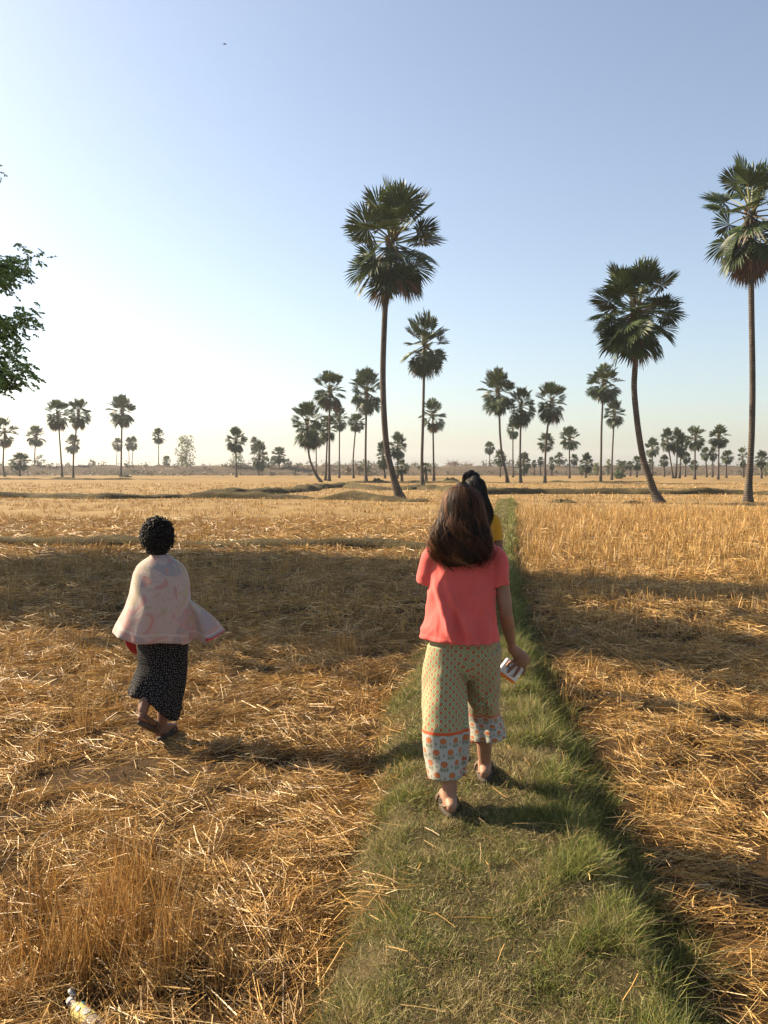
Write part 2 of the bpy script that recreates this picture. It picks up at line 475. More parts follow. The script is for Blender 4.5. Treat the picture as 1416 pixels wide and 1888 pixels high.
class Bag:
    def __init__(s): s.V = []; s.F = []; s.C = []; s.n = 0
    def add(s, v, f, c): s.V.append(v); s.F.append(f + s.n); s.C.append(c); s.n += len(v)
    def obj(s, name, mat, label, cat):
        o = link(name, np_mesh(name, np.concatenate(s.V), np.concatenate(s.F), np.concatenate(s.C)), mat)
        return tag(o, label, cat, kind='stuff')

def wedge(n, d0, d1, extra=1.8, p=1.0):
    """n random ground points in the view wedge between distances d0 and d1"""
    y = np.sqrt(rng.uniform(d0 ** 2, d1 ** 2, n)); x = rng.uniform(-1, 1, n) * (.60 * y + extra)
    return x, y
PXv = lambda y: np.interp(y, PD, PX)
def vnoise(x, y, s, seed=0.0):
    return np.array([noise.noise(Vector((a * s, c * s, seed))) for a, c in zip(x, y)])

STRAW = np.array([[.50, .30, .098], [.64, .42, .165], [.42, .235, .068], [.74, .55, .28], [.30, .16, .052], [.55, .33, .10], [.17, .10, .042]])
def straw_col(n, warm=None):
    c = STRAW[rng.choice(len(STRAW), n, p=[.24, .14, .2, .07, .17, .12, .06])] * rng.uniform(.36, 1.20, (n, 1)) * np.array([[1.0, 1.0, .92]])
    return np.clip(c, 0, .9)

ZC = {}
def gz(x, y):
    return np.array([ground_z(a, c) for a, c in zip(x, y)])

BOT = G(136, 1876)         # where the discarded bottle lies
straw = Bag()
for (d0, d1, den, l0, l1, w0, w1) in ((1.7, 5, 5200, .05, .20, .0018, .004), (1.7, 5, 420, .2, .36, .0022, .0044), (5, 9, 3600, .06, .22, .0024, .005), (5, 9, 300, .2, .38, .003, .0055), (9, 16, 1100, .11, .32, .004, .008), (16, 30, 200, .2, .5, .007, .013)):
    area = (d1 ** 2 - d0 ** 2) * .6 + 3.6 * (d1 - d0)
    n = int(area * den); x, y = wedge(n, d0, d1)
    off = (x - PXv(y)) / PWD(y); keep = rng.uniform(0, 1, n) < np.where(off + .0 > 0, np.clip((off - .74 + .22 * vnoise(x, y, 1.7, 71)) / .3, 0, 1), np.clip((-off - .46 + .22 * vnoise(x, y, 1.7, 72)) / .25, .0, 1))
    pn = vnoise(x, y, 1.3, 11) * .5 + vnoise(x, y, 4.2, 12) * .55
    keep &= rng.uniform(0, 1, n) < np.clip(.66 + 1.9 * pn, .06, 1)
    x, y, pn = x[keep], y[keep], pn[keep]; n = len(x)
    flow = vnoise(x, y, .7, 21) * 5
    th = np.where(rng.uniform(0, 1, n) < .55, flow + rng.normal(0, .45, n), rng.uniform(0, 2 * math.pi, n))
    el = rng.normal(.09, .22, n)
    d = np.stack([np.cos(th) * np.cos(el), np.sin(th) * np.cos(el), np.sin(el)], 1)
    z = gz(x, y) + rng.uniform(.0, .065, n) * np.clip(1 + 2.6 * pn, .1, 2.6)
    s_ = (x - PXv(y)) / PWD(y)
    tr_ = np.clip((np.hypot(x + 1.50, y - 5.55) - .22) / .4, .12, 1) * np.clip((np.hypot(x - BOT[0] - .04, y - BOT[1] + .04) - .03) / .10, .25, 1); z = gz(x, y) + (z - gz(x, y)) * tr_; d[:, 2] *= tr_
    z = np.maximum(z, bank_profile(s_) + rng.uniform(-.005, .02, n))
    L = rng.uniform(l0, l1, n); c = straw_col(n) * np.clip(1 + .25 * vnoise(x, y, .5, 31), .7, 1.3)[:, None]
    straw.add(*blades(np.stack([x, y, z], 1) - d * L[:, None] * .5, d, L, rng.uniform(w0, w1, n), c, c * 1.05, sag=.07, tip=.8))
# single stalks lying on the bank
n = 700; y = rng.uniform(1.8, 9, n); s_ = rng.uniform(-.55, .6, n); x = PXv(y) + s_
th = rng.uniform(0, 6.28, n); el = rng.normal(.03, .08, n); d = np.stack([np.cos(th) * np.cos(el), np.sin(th) * np.cos(el), np.sin(el)], 1)
z = np.array([bank_z(a, c) for a, c in zip(x, y)]) + rng.uniform(.01, .035, n); L = rng.uniform(.03, .16, n); L[:26] = rng.uniform(.16, .3, 26)
c = straw_col(n) * .9; straw.add(*blades(np.stack([x, y, z], 1), d, L, rng.uniform(.0018, .0038, n), c, c, sag=.08, tip=.7))
straw.obj('straw', M['straw'], 'loose dry straw lying over the harvested fields', 'straw')

stub = Bag()
def tufts(x, y, stems, h0, h1, w0, w1, spread, lean, tint=(1, 1, 1), zf=None, split=True):
    """clumps of standing stubble at x,y"""
    n = len(x); k = rng.integers(max(2, stems // 2), stems + 1, n); id_ = np.repeat(np.arange(n), k); m = len(id_)
    tl = rng.normal(0, lean * .6, (n, 2)); hs = rng.uniform(.7, 1.15, n)
    r = rng.normal(0, spread, (m, 2)); px = x[id_] + r[:, 0]; py = y[id_] + r[:, 1]
    pz = (gz(px, py) if zf is None else zf(px, py)) - .01
    lx = tl[id_, 0] + rng.normal(0, lean, m) + r[:, 0] * 1.2; ly = tl[id_, 1] + rng.normal(0, lean, m) + r[:, 1] * 1.2
    d = np.stack([lx, ly, np.ones(m)], 1); d /= np.linalg.norm(d, axis=1, keepdims=True)
    L = rng.uniform(h0, h1, m) * hs[id_]; c = straw_col(m) * np.array(tint)
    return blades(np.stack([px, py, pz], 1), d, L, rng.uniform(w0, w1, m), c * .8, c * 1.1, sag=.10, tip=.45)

def stub_zone(d0, d1, den, stems, h0, h1, w0, w1, spread, lean, thr, tint=(1, 1, 1), extra=1.8):
    area = (d1 ** 2 - d0 ** 2) * .6 + 2 * extra * (d1 - d0)
    n = int(area * den); x, y = wedge(n, d0, d1, extra)
    # rice hills stand in rough rows
    x = np.round(x / .2) * .2 + rng.normal(0, .035, n); 
    off = (x - PXv(y)) / PWD(y)
    k = (np.abs(off) > np.where(y < 44, .72, 0))
    k &= (vnoise(x, y, .55, 41) + .5 * vnoise(x, y, 2.2, 42) + rng.normal(0, .12, n)) > thr
    k &= np.hypot(x + 1.50, y - 5.5) > .48
    x, y = x[k], y[k]
    stub.add(*tufts(x, y, stems, h0, h1, w0, w1, spread, lean, tint))
stub_zone(2.0, 5, 18, 26, .06, .22, .0018, .0038, .03, .24, .02)
stub_zone(5, 9, 18, 22, .08, .25, .0024, .0048, .03, .22, -.05)
stub_zone(9, 18, 20, 14, .10, .27, .005, .009, .035, .18, -.12)
stub_zone(18, 32, 14, 9, .08, .27, .008, .015, .05, .24, -.05, (1.05, 1.03, 1))
stub_zone(32, 56, 5, 8, .07, .2, .014, .026, .08, .26, -.12, (1.08, 1.05, 1))
stub_zone(56, 100, .9, 6, .08, .2, .03, .06, .16, .2, -.3, (1.1, 1.08, 1.05))
# the taller uncut stand right of the bank
n = 2600; x = rng.uniform(1.0, 17, n); y = rng.uniform(12.5, 36, n); k = (x - PXv(y) > .62 * PWD(y)) & (x < .5 * y + 2.5) & (rng.uniform(0, 1, n) < np.clip((y - 11) / 8, .15, 1))
stub.add(*tufts(x[k], y[k], 22, .22, .46, .005, .010, .06, .2, (1.15, 1.14, 1.1)))
# big clumps seen close by: photo pixel of the foot, radius, height
for (px, py, rr_, hh, ns) in ((235, 1660, .16, .36, 210), (300, 1780, .20, .36, 260), (110, 1800, .2, .34, 230), (60, 1690, .16, .28, 140), (190, 1740, .2, .35, 220), (420, 1830, .14, .22, 90), (20, 1870, .15, .25, 120), 
                         (160, 1350, .12, .26, 80), (625, 1210, .16, .30, 110), (650, 1215, .12, .3, 80), (560, 1200, .12, .24, 60), (1280, 1360, .10, .30, 70), (1090, 1250, .1, .26, 60), (1330, 1180, .14, .34, 70), (470, 1510, .1, .2, 60), (480, 1180, .2, .24, 70), (1380, 1330, .1, .26, 50), (40, 1490, .1, .2, 50)):
    q = G(px, py); a = rng.normal(0, rr_ * .55, (ns // 8, 2))
    stub.add(*tufts(q[0] + a[:, 0], q[1] + a[:, 1], 12, hh * .55, hh * 1.05, .002, .0045, .025, .17, (.95, .88, .8)))
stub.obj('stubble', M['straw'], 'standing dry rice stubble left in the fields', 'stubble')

grass = Bag()
GREEN = np.array([[.14, .172, .034], [.22, .245, .05], [.085, .118, .028], [.33, .30, .085], [.36, .29, .12], [.46, .37, .20], [.19, .125, .06]])
def grass_pts(x, y, L, w, dry, lean=.75, zf=None):
    n = len(x); pr = np.stack([(1 - dry) * .30, (1 - dry) * .25, (1 - dry) * .22, (1 - dry) * .16 + dry * .1, (1 - dry) * .05 + dry * .35, dry * .35, (1 - dry) * .02 + dry * .2], 1)
    pr /= pr.sum(1, keepdims=True); ci = (rng.uniform(0, 1, (n, 1)) > pr.cumsum(1)).sum(1).clip(0, 6)
    c = GREEN[ci] * rng.uniform(.36, 1.18, (n, 1))
    z = (np.array([bank_z(a, e) for a, e in zip(x, y)]) if zf is None else zf(x, y)) - .004
    d = np.stack([rng.normal(0, lean, n), rng.normal(0, lean, n), np.ones(n)], 1); d /= np.linalg.norm(d, axis=1, keepdims=True)
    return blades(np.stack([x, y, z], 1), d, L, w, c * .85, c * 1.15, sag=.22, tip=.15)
for (d0, d1, den, w0, w1, ls) in ((1.7, 4.2, 27000, .0015, .0034, 1), (4.2, 8, 15000, .002, .0042, 1.05), (8, 16, 4500, .004, .008, 1.2), (16, 44, 800, .010, .018, 1.5)):
    n = int((d1 - d0) * 1.5 * den); y = rng.uniform(d0, d1, n); s_ = rng.uniform(-.72, .86, n); x = PXv(y) + s_ * PWD(y)
    pn = vnoise(x, y, 2.3, 51) * .6 + vnoise(x, y, 7, 52) * .5
    pn2 = vnoise(x, y, 4.5, 53)
    edge = np.clip((np.abs(s_) - .22) / .35, 0, 1); right = np.clip((s_ - .15) / .3, 0, 1)
    dry = np.clip(.54 - .40 * edge - .2 * right + 1.5 * pn + np.where(s_ < -.5, .35, 0), .04, .95)
    keep = rng.uniform(0, 1, n) < np.clip(.60 + 1.7 * pn2 + .7 * pn + .2 * right, .05, 1) * np.where(s_ > 0, np.clip((.88 - s_) / .2, 0, 1), np.clip((.74 + s_) / .2, 0, 1))
    x, y, dry, edge, right, pn = x[keep], y[keep], dry[keep], edge[keep], right[keep], pn[keep]; pn2 = pn2[keep]; n = len(x)
    L = rng.uniform(.012, .046, n) * ls * (1 + .6 * edge + 1.3 * right) * np.clip(1 + 1.3 * pn2, .4, 2)
    grass.add(*grass_pts(x, y, L, rng.uniform(w0, w1, n), dry))
# withered thatch lying flat between the green blades
for (d0, d1, den, w0, w1) in ((1.7, 4.2, 20000, .0014, .003), (4.2, 8, 10000, .002, .004), (8, 16, 2500, .004, .007)):
    n = int((d1 - d0) * 1.5 * den); y = rng.uniform(d0, d1, n); s_ = rng.uniform(-.76, .78, n); x = PXv(y) + s_ * PWD(y)
    grass.add(*grass_pts(x, y, rng.uniform(.014, .05, n), rng.uniform(w0, w1, n), np.clip(.72 + .5 * vnoise(x, y, 2.0, 61), .2, 1), 2.6))
# tufts along the bunds
bx, by, bz, bd = [], [], [], []
for (x, y, h, wd, nn) in BUNDS:
    if y > 110: continue
    for k in range(26 if y < 30 else 6):
        s = random.uniform(-.5, .5); bx.append(x + nn.x * s * wd + random.uniform(-.2, .2)); by.append(y + nn.y * s * wd); bz.append(max(0, h * (1 - abs(2 * s) ** 2.2)) - .03); bd.append(.35 if nn.y * s < 0 else .3)
bx, by, bz, bd = map(np.array, (bx, by, bz, bd)); n = len(bx); sz = np.clip(by / 45, .5, 1.6)
grass.add(*grass_pts(bx, by, rng.uniform(.07, .17, n) * sz, rng.uniform(.012, .03, n) * sz, bd + .1, .5, lambda x, y: bz))
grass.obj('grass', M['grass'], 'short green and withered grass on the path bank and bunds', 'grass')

# ------------------------------------------------------------------ fan palms
def leaf(mb, o, d, pet, rad, nseg, spread, droop, col, pcol, roll=0.0, fold=.25):
    d = d.normalized(); up = Vector((0, 0, 1))
    # petiole curves down a little
    e = (d + Vector((0, 0, -droop * .35))).normalized()
    hub = o + d * pet * .5 + e * pet * .5
    mb.tube([o, o + d * pet * .5, hub], [.045, .03, .022], 3, False, pcol)
    s = e.cross(up)
    s = s.normalized() if s.length > .05 else Vector((1, 0, 0))
    s = Matrix.Rotation(roll, 3, e) @ s
    n = s.cross(e).normalized()
    da = 2 * spread / nseg
    for i in range(nseg):
        a = -spread + (i + .5) * da + random.uniform(-.3, .3) * da
        r = e * math.cos(a) + s * math.sin(a) + n * (fold * abs(math.sin(a)) - .12) 
        r.normalize()
        L = rad * (.80 + .20 * math.cos(a * .6)) * random.uniform(.88, 1.08)
        t = (s * math.cos(a) - e * math.sin(a)).normalized()
        w = L * .66 * math.tan(da * .5) * .98
        mid = hub + r * L * .66 + Vector((0, 0, -droop * L * .05))
        tip = hub + r * L + Vector((0, 0, -droop * L * (.18 + random.random() * .14)))
        k = random.uniform(.75, 1.25); c = tuple(q * k for q in col)
        mb.add([hub, mid - t * w, mid + n * w * .55, mid + t * w, tip], [(0, 1, 2), (0, 2, 3), (1, 4, 2), (2, 4, 3)], c)

def make_crown(seed, nleaf=40, nseg=24, gap=0.0, dead=5, tall=1.0, wild=.12):
    """normalised crown: 1 wide, z from 0 to 1; returns (crown mesh, dry frond mesh, height of the growth point)"""
    rs = random.getstate(); random.seed(seed)
    a = MB(); dmb = MB(); ga = 2.39996
    for i in range(nleaf):
        q = (i + .5) / nleaf
        pol = R(8) + R(146) * q ** .80 + random.gauss(0, wild)      # 0 = straight up
        if gap and R(78) < pol < R(108) and random.random() < gap: continue
        az = i * ga + random.gauss(0, .25)
        d = Vector((math.sin(pol) * math.cos(az), math.sin(pol) * math.sin(az), math.cos(pol) * tall))
        oz = .22 - .75 * q
        o = Vector((d.x * .14, d.y * .14, oz))
        pet = 1.30 * random.uniform(.80, 1.10)
        g = random.uniform(.7, 1.3); yel = random.random()
        col = (.034 * g + .04 * yel * (1 - q) ** 2, .054 * g + .04 * yel * (1 - q) ** 2, .016 * g)
        leaf(a, o, d, pet, random.uniform(.88, 1.12), nseg, R(random.uniform(118, 158)), (.08 + .36 * q), col, (.17, .17, .06) if q < .5 else (.11, .095, .045), random.gauss(0, .35), random.uniform(.05, .5))
    for i in range(dead):
        az = random.uniform(0, 6.28); pol = R(random.uniform(140, 172))
        d = Vector((math.sin(pol) * math.cos(az), math.sin(pol) * math.sin(az), math.cos(pol)))
        g = random.uniform(.7, 1.3)
        leaf(dmb, Vector((d.x * .3, d.y * .3, -.55 - random.random() * .5)), d, random.uniform(.6, 1.0), random.uniform(.75, 1.0), 16, R(60), 1.2, (.13 * g, .075 * g, .042 * g), (.11, .07, .04), random.gauss(0, .5), .6)
    # dry leaf bases round the growth point
    for i in range(26):
        az = random.uniform(0, 6.28); z0 = random.uniform(-.85, .25); r = .13
        o = Vector((r * math.cos(az), r * math.sin(az), z0)); e = o + Vector((math.cos(az) * .17, math.sin(az) * .17, .24))
        dmb.tube([o, e], [.075, .03], 4, False, (.12, .08, .05))
    av = np.array(a.v); lo = np.percentile(av, .4, 0); hi = np.percentile(av, 99.6, 0)
    wd = max(hi[0] - lo[0], hi[1] - lo[1]); zz = hi[2] - lo[2]
    for mb in (a, dmb):
        mb.v = [(x / wd, y / wd, (z - lo[2]) / zz) for x, y, z in mb.v]
    random.setstate(rs)
    return a.mesh('crown', False), dmb.mesh('dry_fronds', False), (0 - lo[2]) / zz

VAR = {}
VAR['big1'] = make_crown(15, 48, 30, .6, 5, wild=.10); VAR['big2'] = make_crown(23, 54, 30, 0, 2, wild=.16); VAR['big3'] = make_crown(37, 38, 28, .25, 20, wild=.22)
VAR['full'] = make_crown(41, 46, 22, .0, 2); VAR['full2'] = make_crown(53, 46, 20, .1, 3, wild=.2); VAR['gap'] = make_crown(67, 44, 20, .35, 2, wild=.2)
VAR['gap2'] = make_crown(79, 40, 20, .3, 4, wild=.24); VAR['sparse'] = make_crown(83, 28, 20, .2, 9, wild=.28); VAR['round'] = make_crown(97, 50, 18, .1, 3); VAR['small'] = make_crown(103, 26, 16, .1, 1)
for v in VAR.values(): v[0].materials.append(M['palm_leaf']); v[1].materials.append(M['palm_leaf'])

def spline(pts, n):
    """Catmull-Rom through pts"""
    pts = [Vector(p) for p in pts]; q = [pts[0] * 2 - pts[1]] + pts + [pts[-1] * 2 - pts[-2]]; out = []
    for i in range(len(pts) - 1):
        a, b_, c, d = q[i:i + 4]
        for k in range(n):
            t = k / n
            out.append(.5 * ((2 * b_) + (c - a) * t + (2 * a - 5 * b_ + 4 * c - d) * t * t + (3 * b_ - a - 3 * c + d) * t ** 3))
    out.append(pts[-1]); return out

def palm(label, bx, by, cx, top, bot, wid, var, mid=(), D=None, tw=None, dark=0, rot=None):
    D = D or ground_D(by); base = P(bx, by, D); base.z = 0.0
    if D < 60: base.z = -.02
    t = P(cx, top, D); bt = P(cx, bot, D); H = t.z - bt.z; Wd = wid * .96 / F * D
    cm, dm, gp = VAR[var]
    r = empty('fan_palm', base); tag(r, label, 'palm tree', 'fan palms scattered over the fields')
    grow = Vector((t.x, D, bt.z + gp * H)) - base
    pts = [Vector((0, 0, -.05))] + [P(a, c, D) - base for a, c in mid] + [grow]
    if not mid:
        pts = [Vector((0, 0, -.05)), Vector((grow.x * random.uniform(.3, .6), 0, grow.z * .5)), grow]
    for i, p in enumerate(pts[1:-1]): p.y += random.uniform(-.25, .25) * min(1, D / 60)
    sp = spline(pts, 10)
    rw = tw if tw else max(.13, min(.2, Wd * .032))
    rad = []
    for p in sp:
        h = max(0, p.z); rad.append(rw * (1.0 - .16 * h / max(grow.z, 1)) + rw * 1.05 * math.exp(-h / (.55 if tw else .9)))
    mb = MB(); mb.tube(sp, rad, 12)
    mb.build('trunk', M['bark'], r)
    for nme, me in (('crown', cm), ('dry_fronds', dm)):
        o = link(nme, me, None, r); o.location = (grow.x, grow.y, bt.z - base.z); o.scale = (Wd, Wd, H); o.rotation_euler.z = random.uniform(0, 6.28) if rot is None else rot
    return r

palm('tall leaning palm at centre, its curved trunk swept left, beside the walkers', 738, 919, 724, 338, 553, 184, 'big1', [(727, 885), (714, 832), (708, 765), (706, 690), (708, 615), (712, 545)], tw=.19, rot=.4)
palm('bent palm right of centre with a round crown and bowed dark trunk', 1218, 928, 1175, 480, 668, 178, 'big2', [(1208, 908), (1199, 885), (1189, 855), (1181, 822), (1174, 772), (1171, 714), (1171, 658)], tw=.165, rot=1.9)
palm('tallest palm at right edge, brown dead fronds hanging from its crown', 1379, 926, 1386, 290, 508, 176, 'big3', [(1380, 905), (1382, 870), (1384, 800), (1385.5, 700), (1385.5, 560)], tw=.165, rot=2.6)
palm('straight tall pale-trunked palm standing on a hump right of the leaning palm', 779, 897, 783, 574, 695, 88, 'gap', [(778, 850), (780, 770)], rot=.8)
palm('thin palm with ragged brown-bottomed crown behind the straight pale-trunked palm', 800, 887, 798, 736, 798, 52, 'sparse', [(799, 840)])
palm('palm with low curved trunk leaning left at the left of the central cluster', 593, 889, 566, 740, 829, 62, 'gap2', [(583, 876), (573, 852), (568, 826)])
palm('slim palm whose trunk stands just right of the low curved palm', 583, 877, 583, 776, 826, 36, 'full2')
palm('tallest palm of the central cluster, high crown left of the leaning palm', 607, 887, 608, 684, 758, 64, 'gap2', [(607, 840)])
palm('palm with lower crown half hidden behind the tallest cluster palm', 600, 886, 604, 765, 816, 36, 'full')
palm('slender palm just right of the tallest palm in the central cluster', 625.5, 881, 626, 750, 796, 34, 'full')
palm('palm with thin wavy trunk between the two high crowns of the central cluster', 652, 882, 657, 762, 797, 34, 'round', [(651, 853), (653, 819)])
palm('dark high-crowned palm just left of the leaning palm trunk', 675, 888, 676, 679, 765, 66, 'gap', [(674, 840)])
palm('shaggy palm low behind the left side of the leaning trunk', 710, 882, 706, 814, 866, 30, 'full')
palm('palm whose crown shows right behind the leaning trunk', 733, 882, 734, 797, 848, 36, 'full2')
palm('short young bright green palm right of the leaning trunk base', 741, 885, 740, 847, 876, 30, 'small', D=110)
palm('short young palm half behind the straight pale trunk', 786, 885, 784, 853, 872, 28, 'small', D=112)
# left field
palm('palm cut off by the left edge of the photo', 9, 879, 8, 768, 826, 48, 'sparse', [(5, 855)])
palm('slim palm standing between the edge palm and the twin palms', 64, 875.5, 66, 784, 824, 36, 'gap')
palm('short bushy palm low to the ground near the left edge', 36, 878, 37, 834, 868, 40, 'full2')
palm('left one of the twin palms, its trunk leaning left', 115, 882, 106, 737, 794, 48, 'gap2', [(112, 840)])
palm('right one of the twin palms, straight trunk and slightly higher crown', 135, 883, 144, 734, 792, 42, 'gap2', [(137, 835)])
palm('smaller palm hanging behind the trunk of the right twin palm', 135, 874, 134, 801, 837, 29, 'gap')
palm('solitary tall palm standing alone in the left field', 223, 879, 224.5, 728, 789, 53, 'gap')
palm('tiny far palm peeking out left of the solitary left palm trunk', 215, 872, 216.5, 807, 832, 20, 'round', D=300)
palm('thin far palm, left one of the close pair right of the solitary palm', 238, 872, 237, 806, 831, 15, 'round', D=300)
palm('thin far palm, right one of the close pair right of the solitary palm', 242, 872, 245, 804, 831, 17, 'round', D=300)
palm('slender lone palm left of the pale feathery tree', 292, 875, 292, 789, 819, 25, 'gap')
palm('stubby little palm between the slender lone palm and pale feathery tree', 306, 874.5, 307, 840, 862, 18, 'full')
palm('round-headed palm right of the pale feathery tree, green bush behind its trunk', 436, 880, 435, 788, 835, 40, 'full2')
palm('thin far palm directly behind the shaggy palm left of centre', 467, 872, 469, 805, 834, 18, 'round', D=290)
palm('shaggy palm left of centre with leaves almost down its whole trunk', 477, 877, 478, 811, 868, 31, 'full2')
palm('small shrubby palm crowded against the right side of the shaggy palm', 489, 876, 490, 840, 868, 16, 'small')
palm('tiny far palm just left of the two short bowed palms', 503, 873, 503, 841, 863, 11, 'round', D=290)
palm('left and larger of the two short bowed palms left of centre', 518, 876, 515, 824, 856, 30, 'full', [(515, 862)])
palm('right and smaller of the two short bowed palms, tilted right', 524, 875, 530, 845, 865, 18, 'small', [(526, 866)])
# right field
palm('small far palm highest-headed at left end of the right field, thin trunk', 902.5, 876, 903, 814, 838, 21, 'round')
palm('bushy drooping palm behind the base of the curved trunk right of walkers', 922, 879, 922, 829, 861, 25, 'full')
palm('high palm with curved trunk, leftmost of the three tall palms right of walkers', 936, 890, 918, 679, 766, 68, 'gap', [(933, 873), (926, 837), (922, 801), (920.5, 766)])
palm('slim palm seen between the leftmost and middle of the three tall palms', 946, 880, 946, 773, 810, 25, 'gap')
palm('middle one of the three tall palms right of the walkers', 960, 890, 961, 713, 790, 54, 'gap2', [(959, 840)])
palm('rightmost one of the three tall palms right of the walkers', 1004.5, 890, 1017, 705, 783, 60, 'gap2', [(1006, 840), (1009, 790)])
palm('palm with lower round crown behind the rightmost of three tall palms', 1003, 880, 1006.5, 798, 834, 32, 'round')
palm('medium palm standing alone between the three tall palms and the pair', 1050, 882, 1050.5, 786, 830, 40, 'gap')
palm('dark shaggy palm low behind the middle one of three tall palms', 966, 878, 966, 834, 875, 28, 'full')
palm('tiny palm just right of the dark shaggy low palm', 984.5, 877, 985, 848, 862, 11, 'round')
palm('tiny palm beside the trunk of the rightmost of three tall palms', 996, 877, 997, 842, 858, 13, 'round')
palm('small palm hiding lower left of the wide-headed small palm', 1017, 877, 1017, 842, 868, 13, 'full')
palm('wide-headed small palm right of the three tall palms', 1031, 876, 1031, 833, 857, 20, 'gap')
palm('small round palm right beside the trunk of the medium palm', 1059, 876, 1059, 837, 859, 16, 'round')
palm('shaggy palm with two tiers of leaves left of the close pair', 1080, 881, 1082, 835, 872, 27, 'full2')
palm('taller palm of the close pair left of the bent palm', 1107, 890, 1114, 670, 743, 66, 'gap', [(1108, 840), (1110, 780)])
palm('shorter palm of the close pair left of the bent palm', 1128, 885, 1133, 736, 788, 40, 'full2', [(1129, 850)])
palm('small palm just left of the bent palm trunk', 1174, 880, 1175, 840, 868, 21, 'full')
palm('thin small palm between the shrubs and the bent palm trunk', 1162, 878, 1162, 850, 866, 12, 'round')
palm('palm whose crown touches the right side of the bent trunk', 1202, 878, 1203, 807, 844, 28, 'gap')
palm('small dark palm below the crown touching the bent trunk', 1201, 877, 1200, 846, 866, 13, 'round')
palm('small round palm left of the dense palm clump at right', 1225, 879, 1224.5, 838, 861, 18, 'round')
palm('left palm of the dense clump at right', 1241, 882, 1231, 789, 834, 28, 'gap', [(1238, 860)])
palm('middle palm of the dense clump at right', 1246, 882, 1249, 789, 838, 26, 'full2')
palm('right palm of the dense clump at right, lower crown', 1253, 882, 1257, 797, 845, 24, 'full')
palm('small palm low to the right of the dense clump', 1263.5, 879, 1265, 833, 855, 18, 'round')
palm('tall palm right of the dense clump with little palm at its foot', 1281, 884, 1283, 785, 832, 38, 'gap2')
palm('very little palm at the foot of the tall palm beside the clump', 1280, 883, 1280.5, 848, 868, 17, 'round')
palm('left palm of a small touching pair between the two tall right palms', 1303, 880, 1301, 824, 850, 18, 'round')
palm('right palm of a small touching pair between the two tall right palms', 1313.5, 880, 1315, 823, 851, 17, 'round')
palm('tall palm nearest the right edge trunk among the far right palms', 1324, 884, 1326, 782, 827, 38, 'gap')
palm('small palm with slanting trunk left of the tallest right edge palm', 1339, 881, 1342, 830, 856, 24, 'round')
palm('brownish palm half hidden by the right edge trunk', 1371, 880, 1370, 823, 862, 20, 'sparse')
palm('leafy palm at the right edge just beyond the tallest trunk', 1404, 882, 1404.5, 830, 862, 26, 'full2')

# ------------------------------------------------------------------ leafy trees and shrubs
def leaf_cloud(mb_bag, centers, radii, n, size, cols, seedv=1, flat=1.0, droop=.0):
    """diamond leaves spread through clumps"""
    centers = np.array(centers, float); radii = np.array(radii, float)
    w_ = radii ** 2; ci = rng.choice(len(centers), n, p=w_ / w_.sum())
    u = rng.normal(0, 1, (n, 3)); u /= np.linalg.norm(u, axis=1, keepdims=True)
    rr_ = rng.uniform(.35, 1.08, (n, 1)) ** .7
    p = centers[ci] + u * rr_ * radii[ci][:, None] * np.array([1, 1, flat])
    d = rng.normal(0, 1, (n, 3)); d[:, 2] -= droop; d /= np.linalg.norm(d, axis=1, keepdims=True)
    s = np.cross(d, rng.normal(0, 1, (n, 3))); s /= np.linalg.norm(s, axis=1, keepdims=True)
    L = rng.uniform(.7, 1.3, (n, 1)) * size
    v = np.stack([p, p + d * L * .5 + s * L * .26, p + d * L, p + d * L * .5 - s * L * .26], 1).reshape(-1, 3)
    f = np.arange(n * 4).reshape(n, 4); cols = np.array(cols)
    kc = rng.uniform(.8, 1.2, len(centers))
    c = cols[rng.choice(len(cols), n)] * rng.uniform(.75, 1.25, (n, 1)) * kc[ci][:, None]
    mb_bag.add(v, f, np.repeat(c, 4, 0))

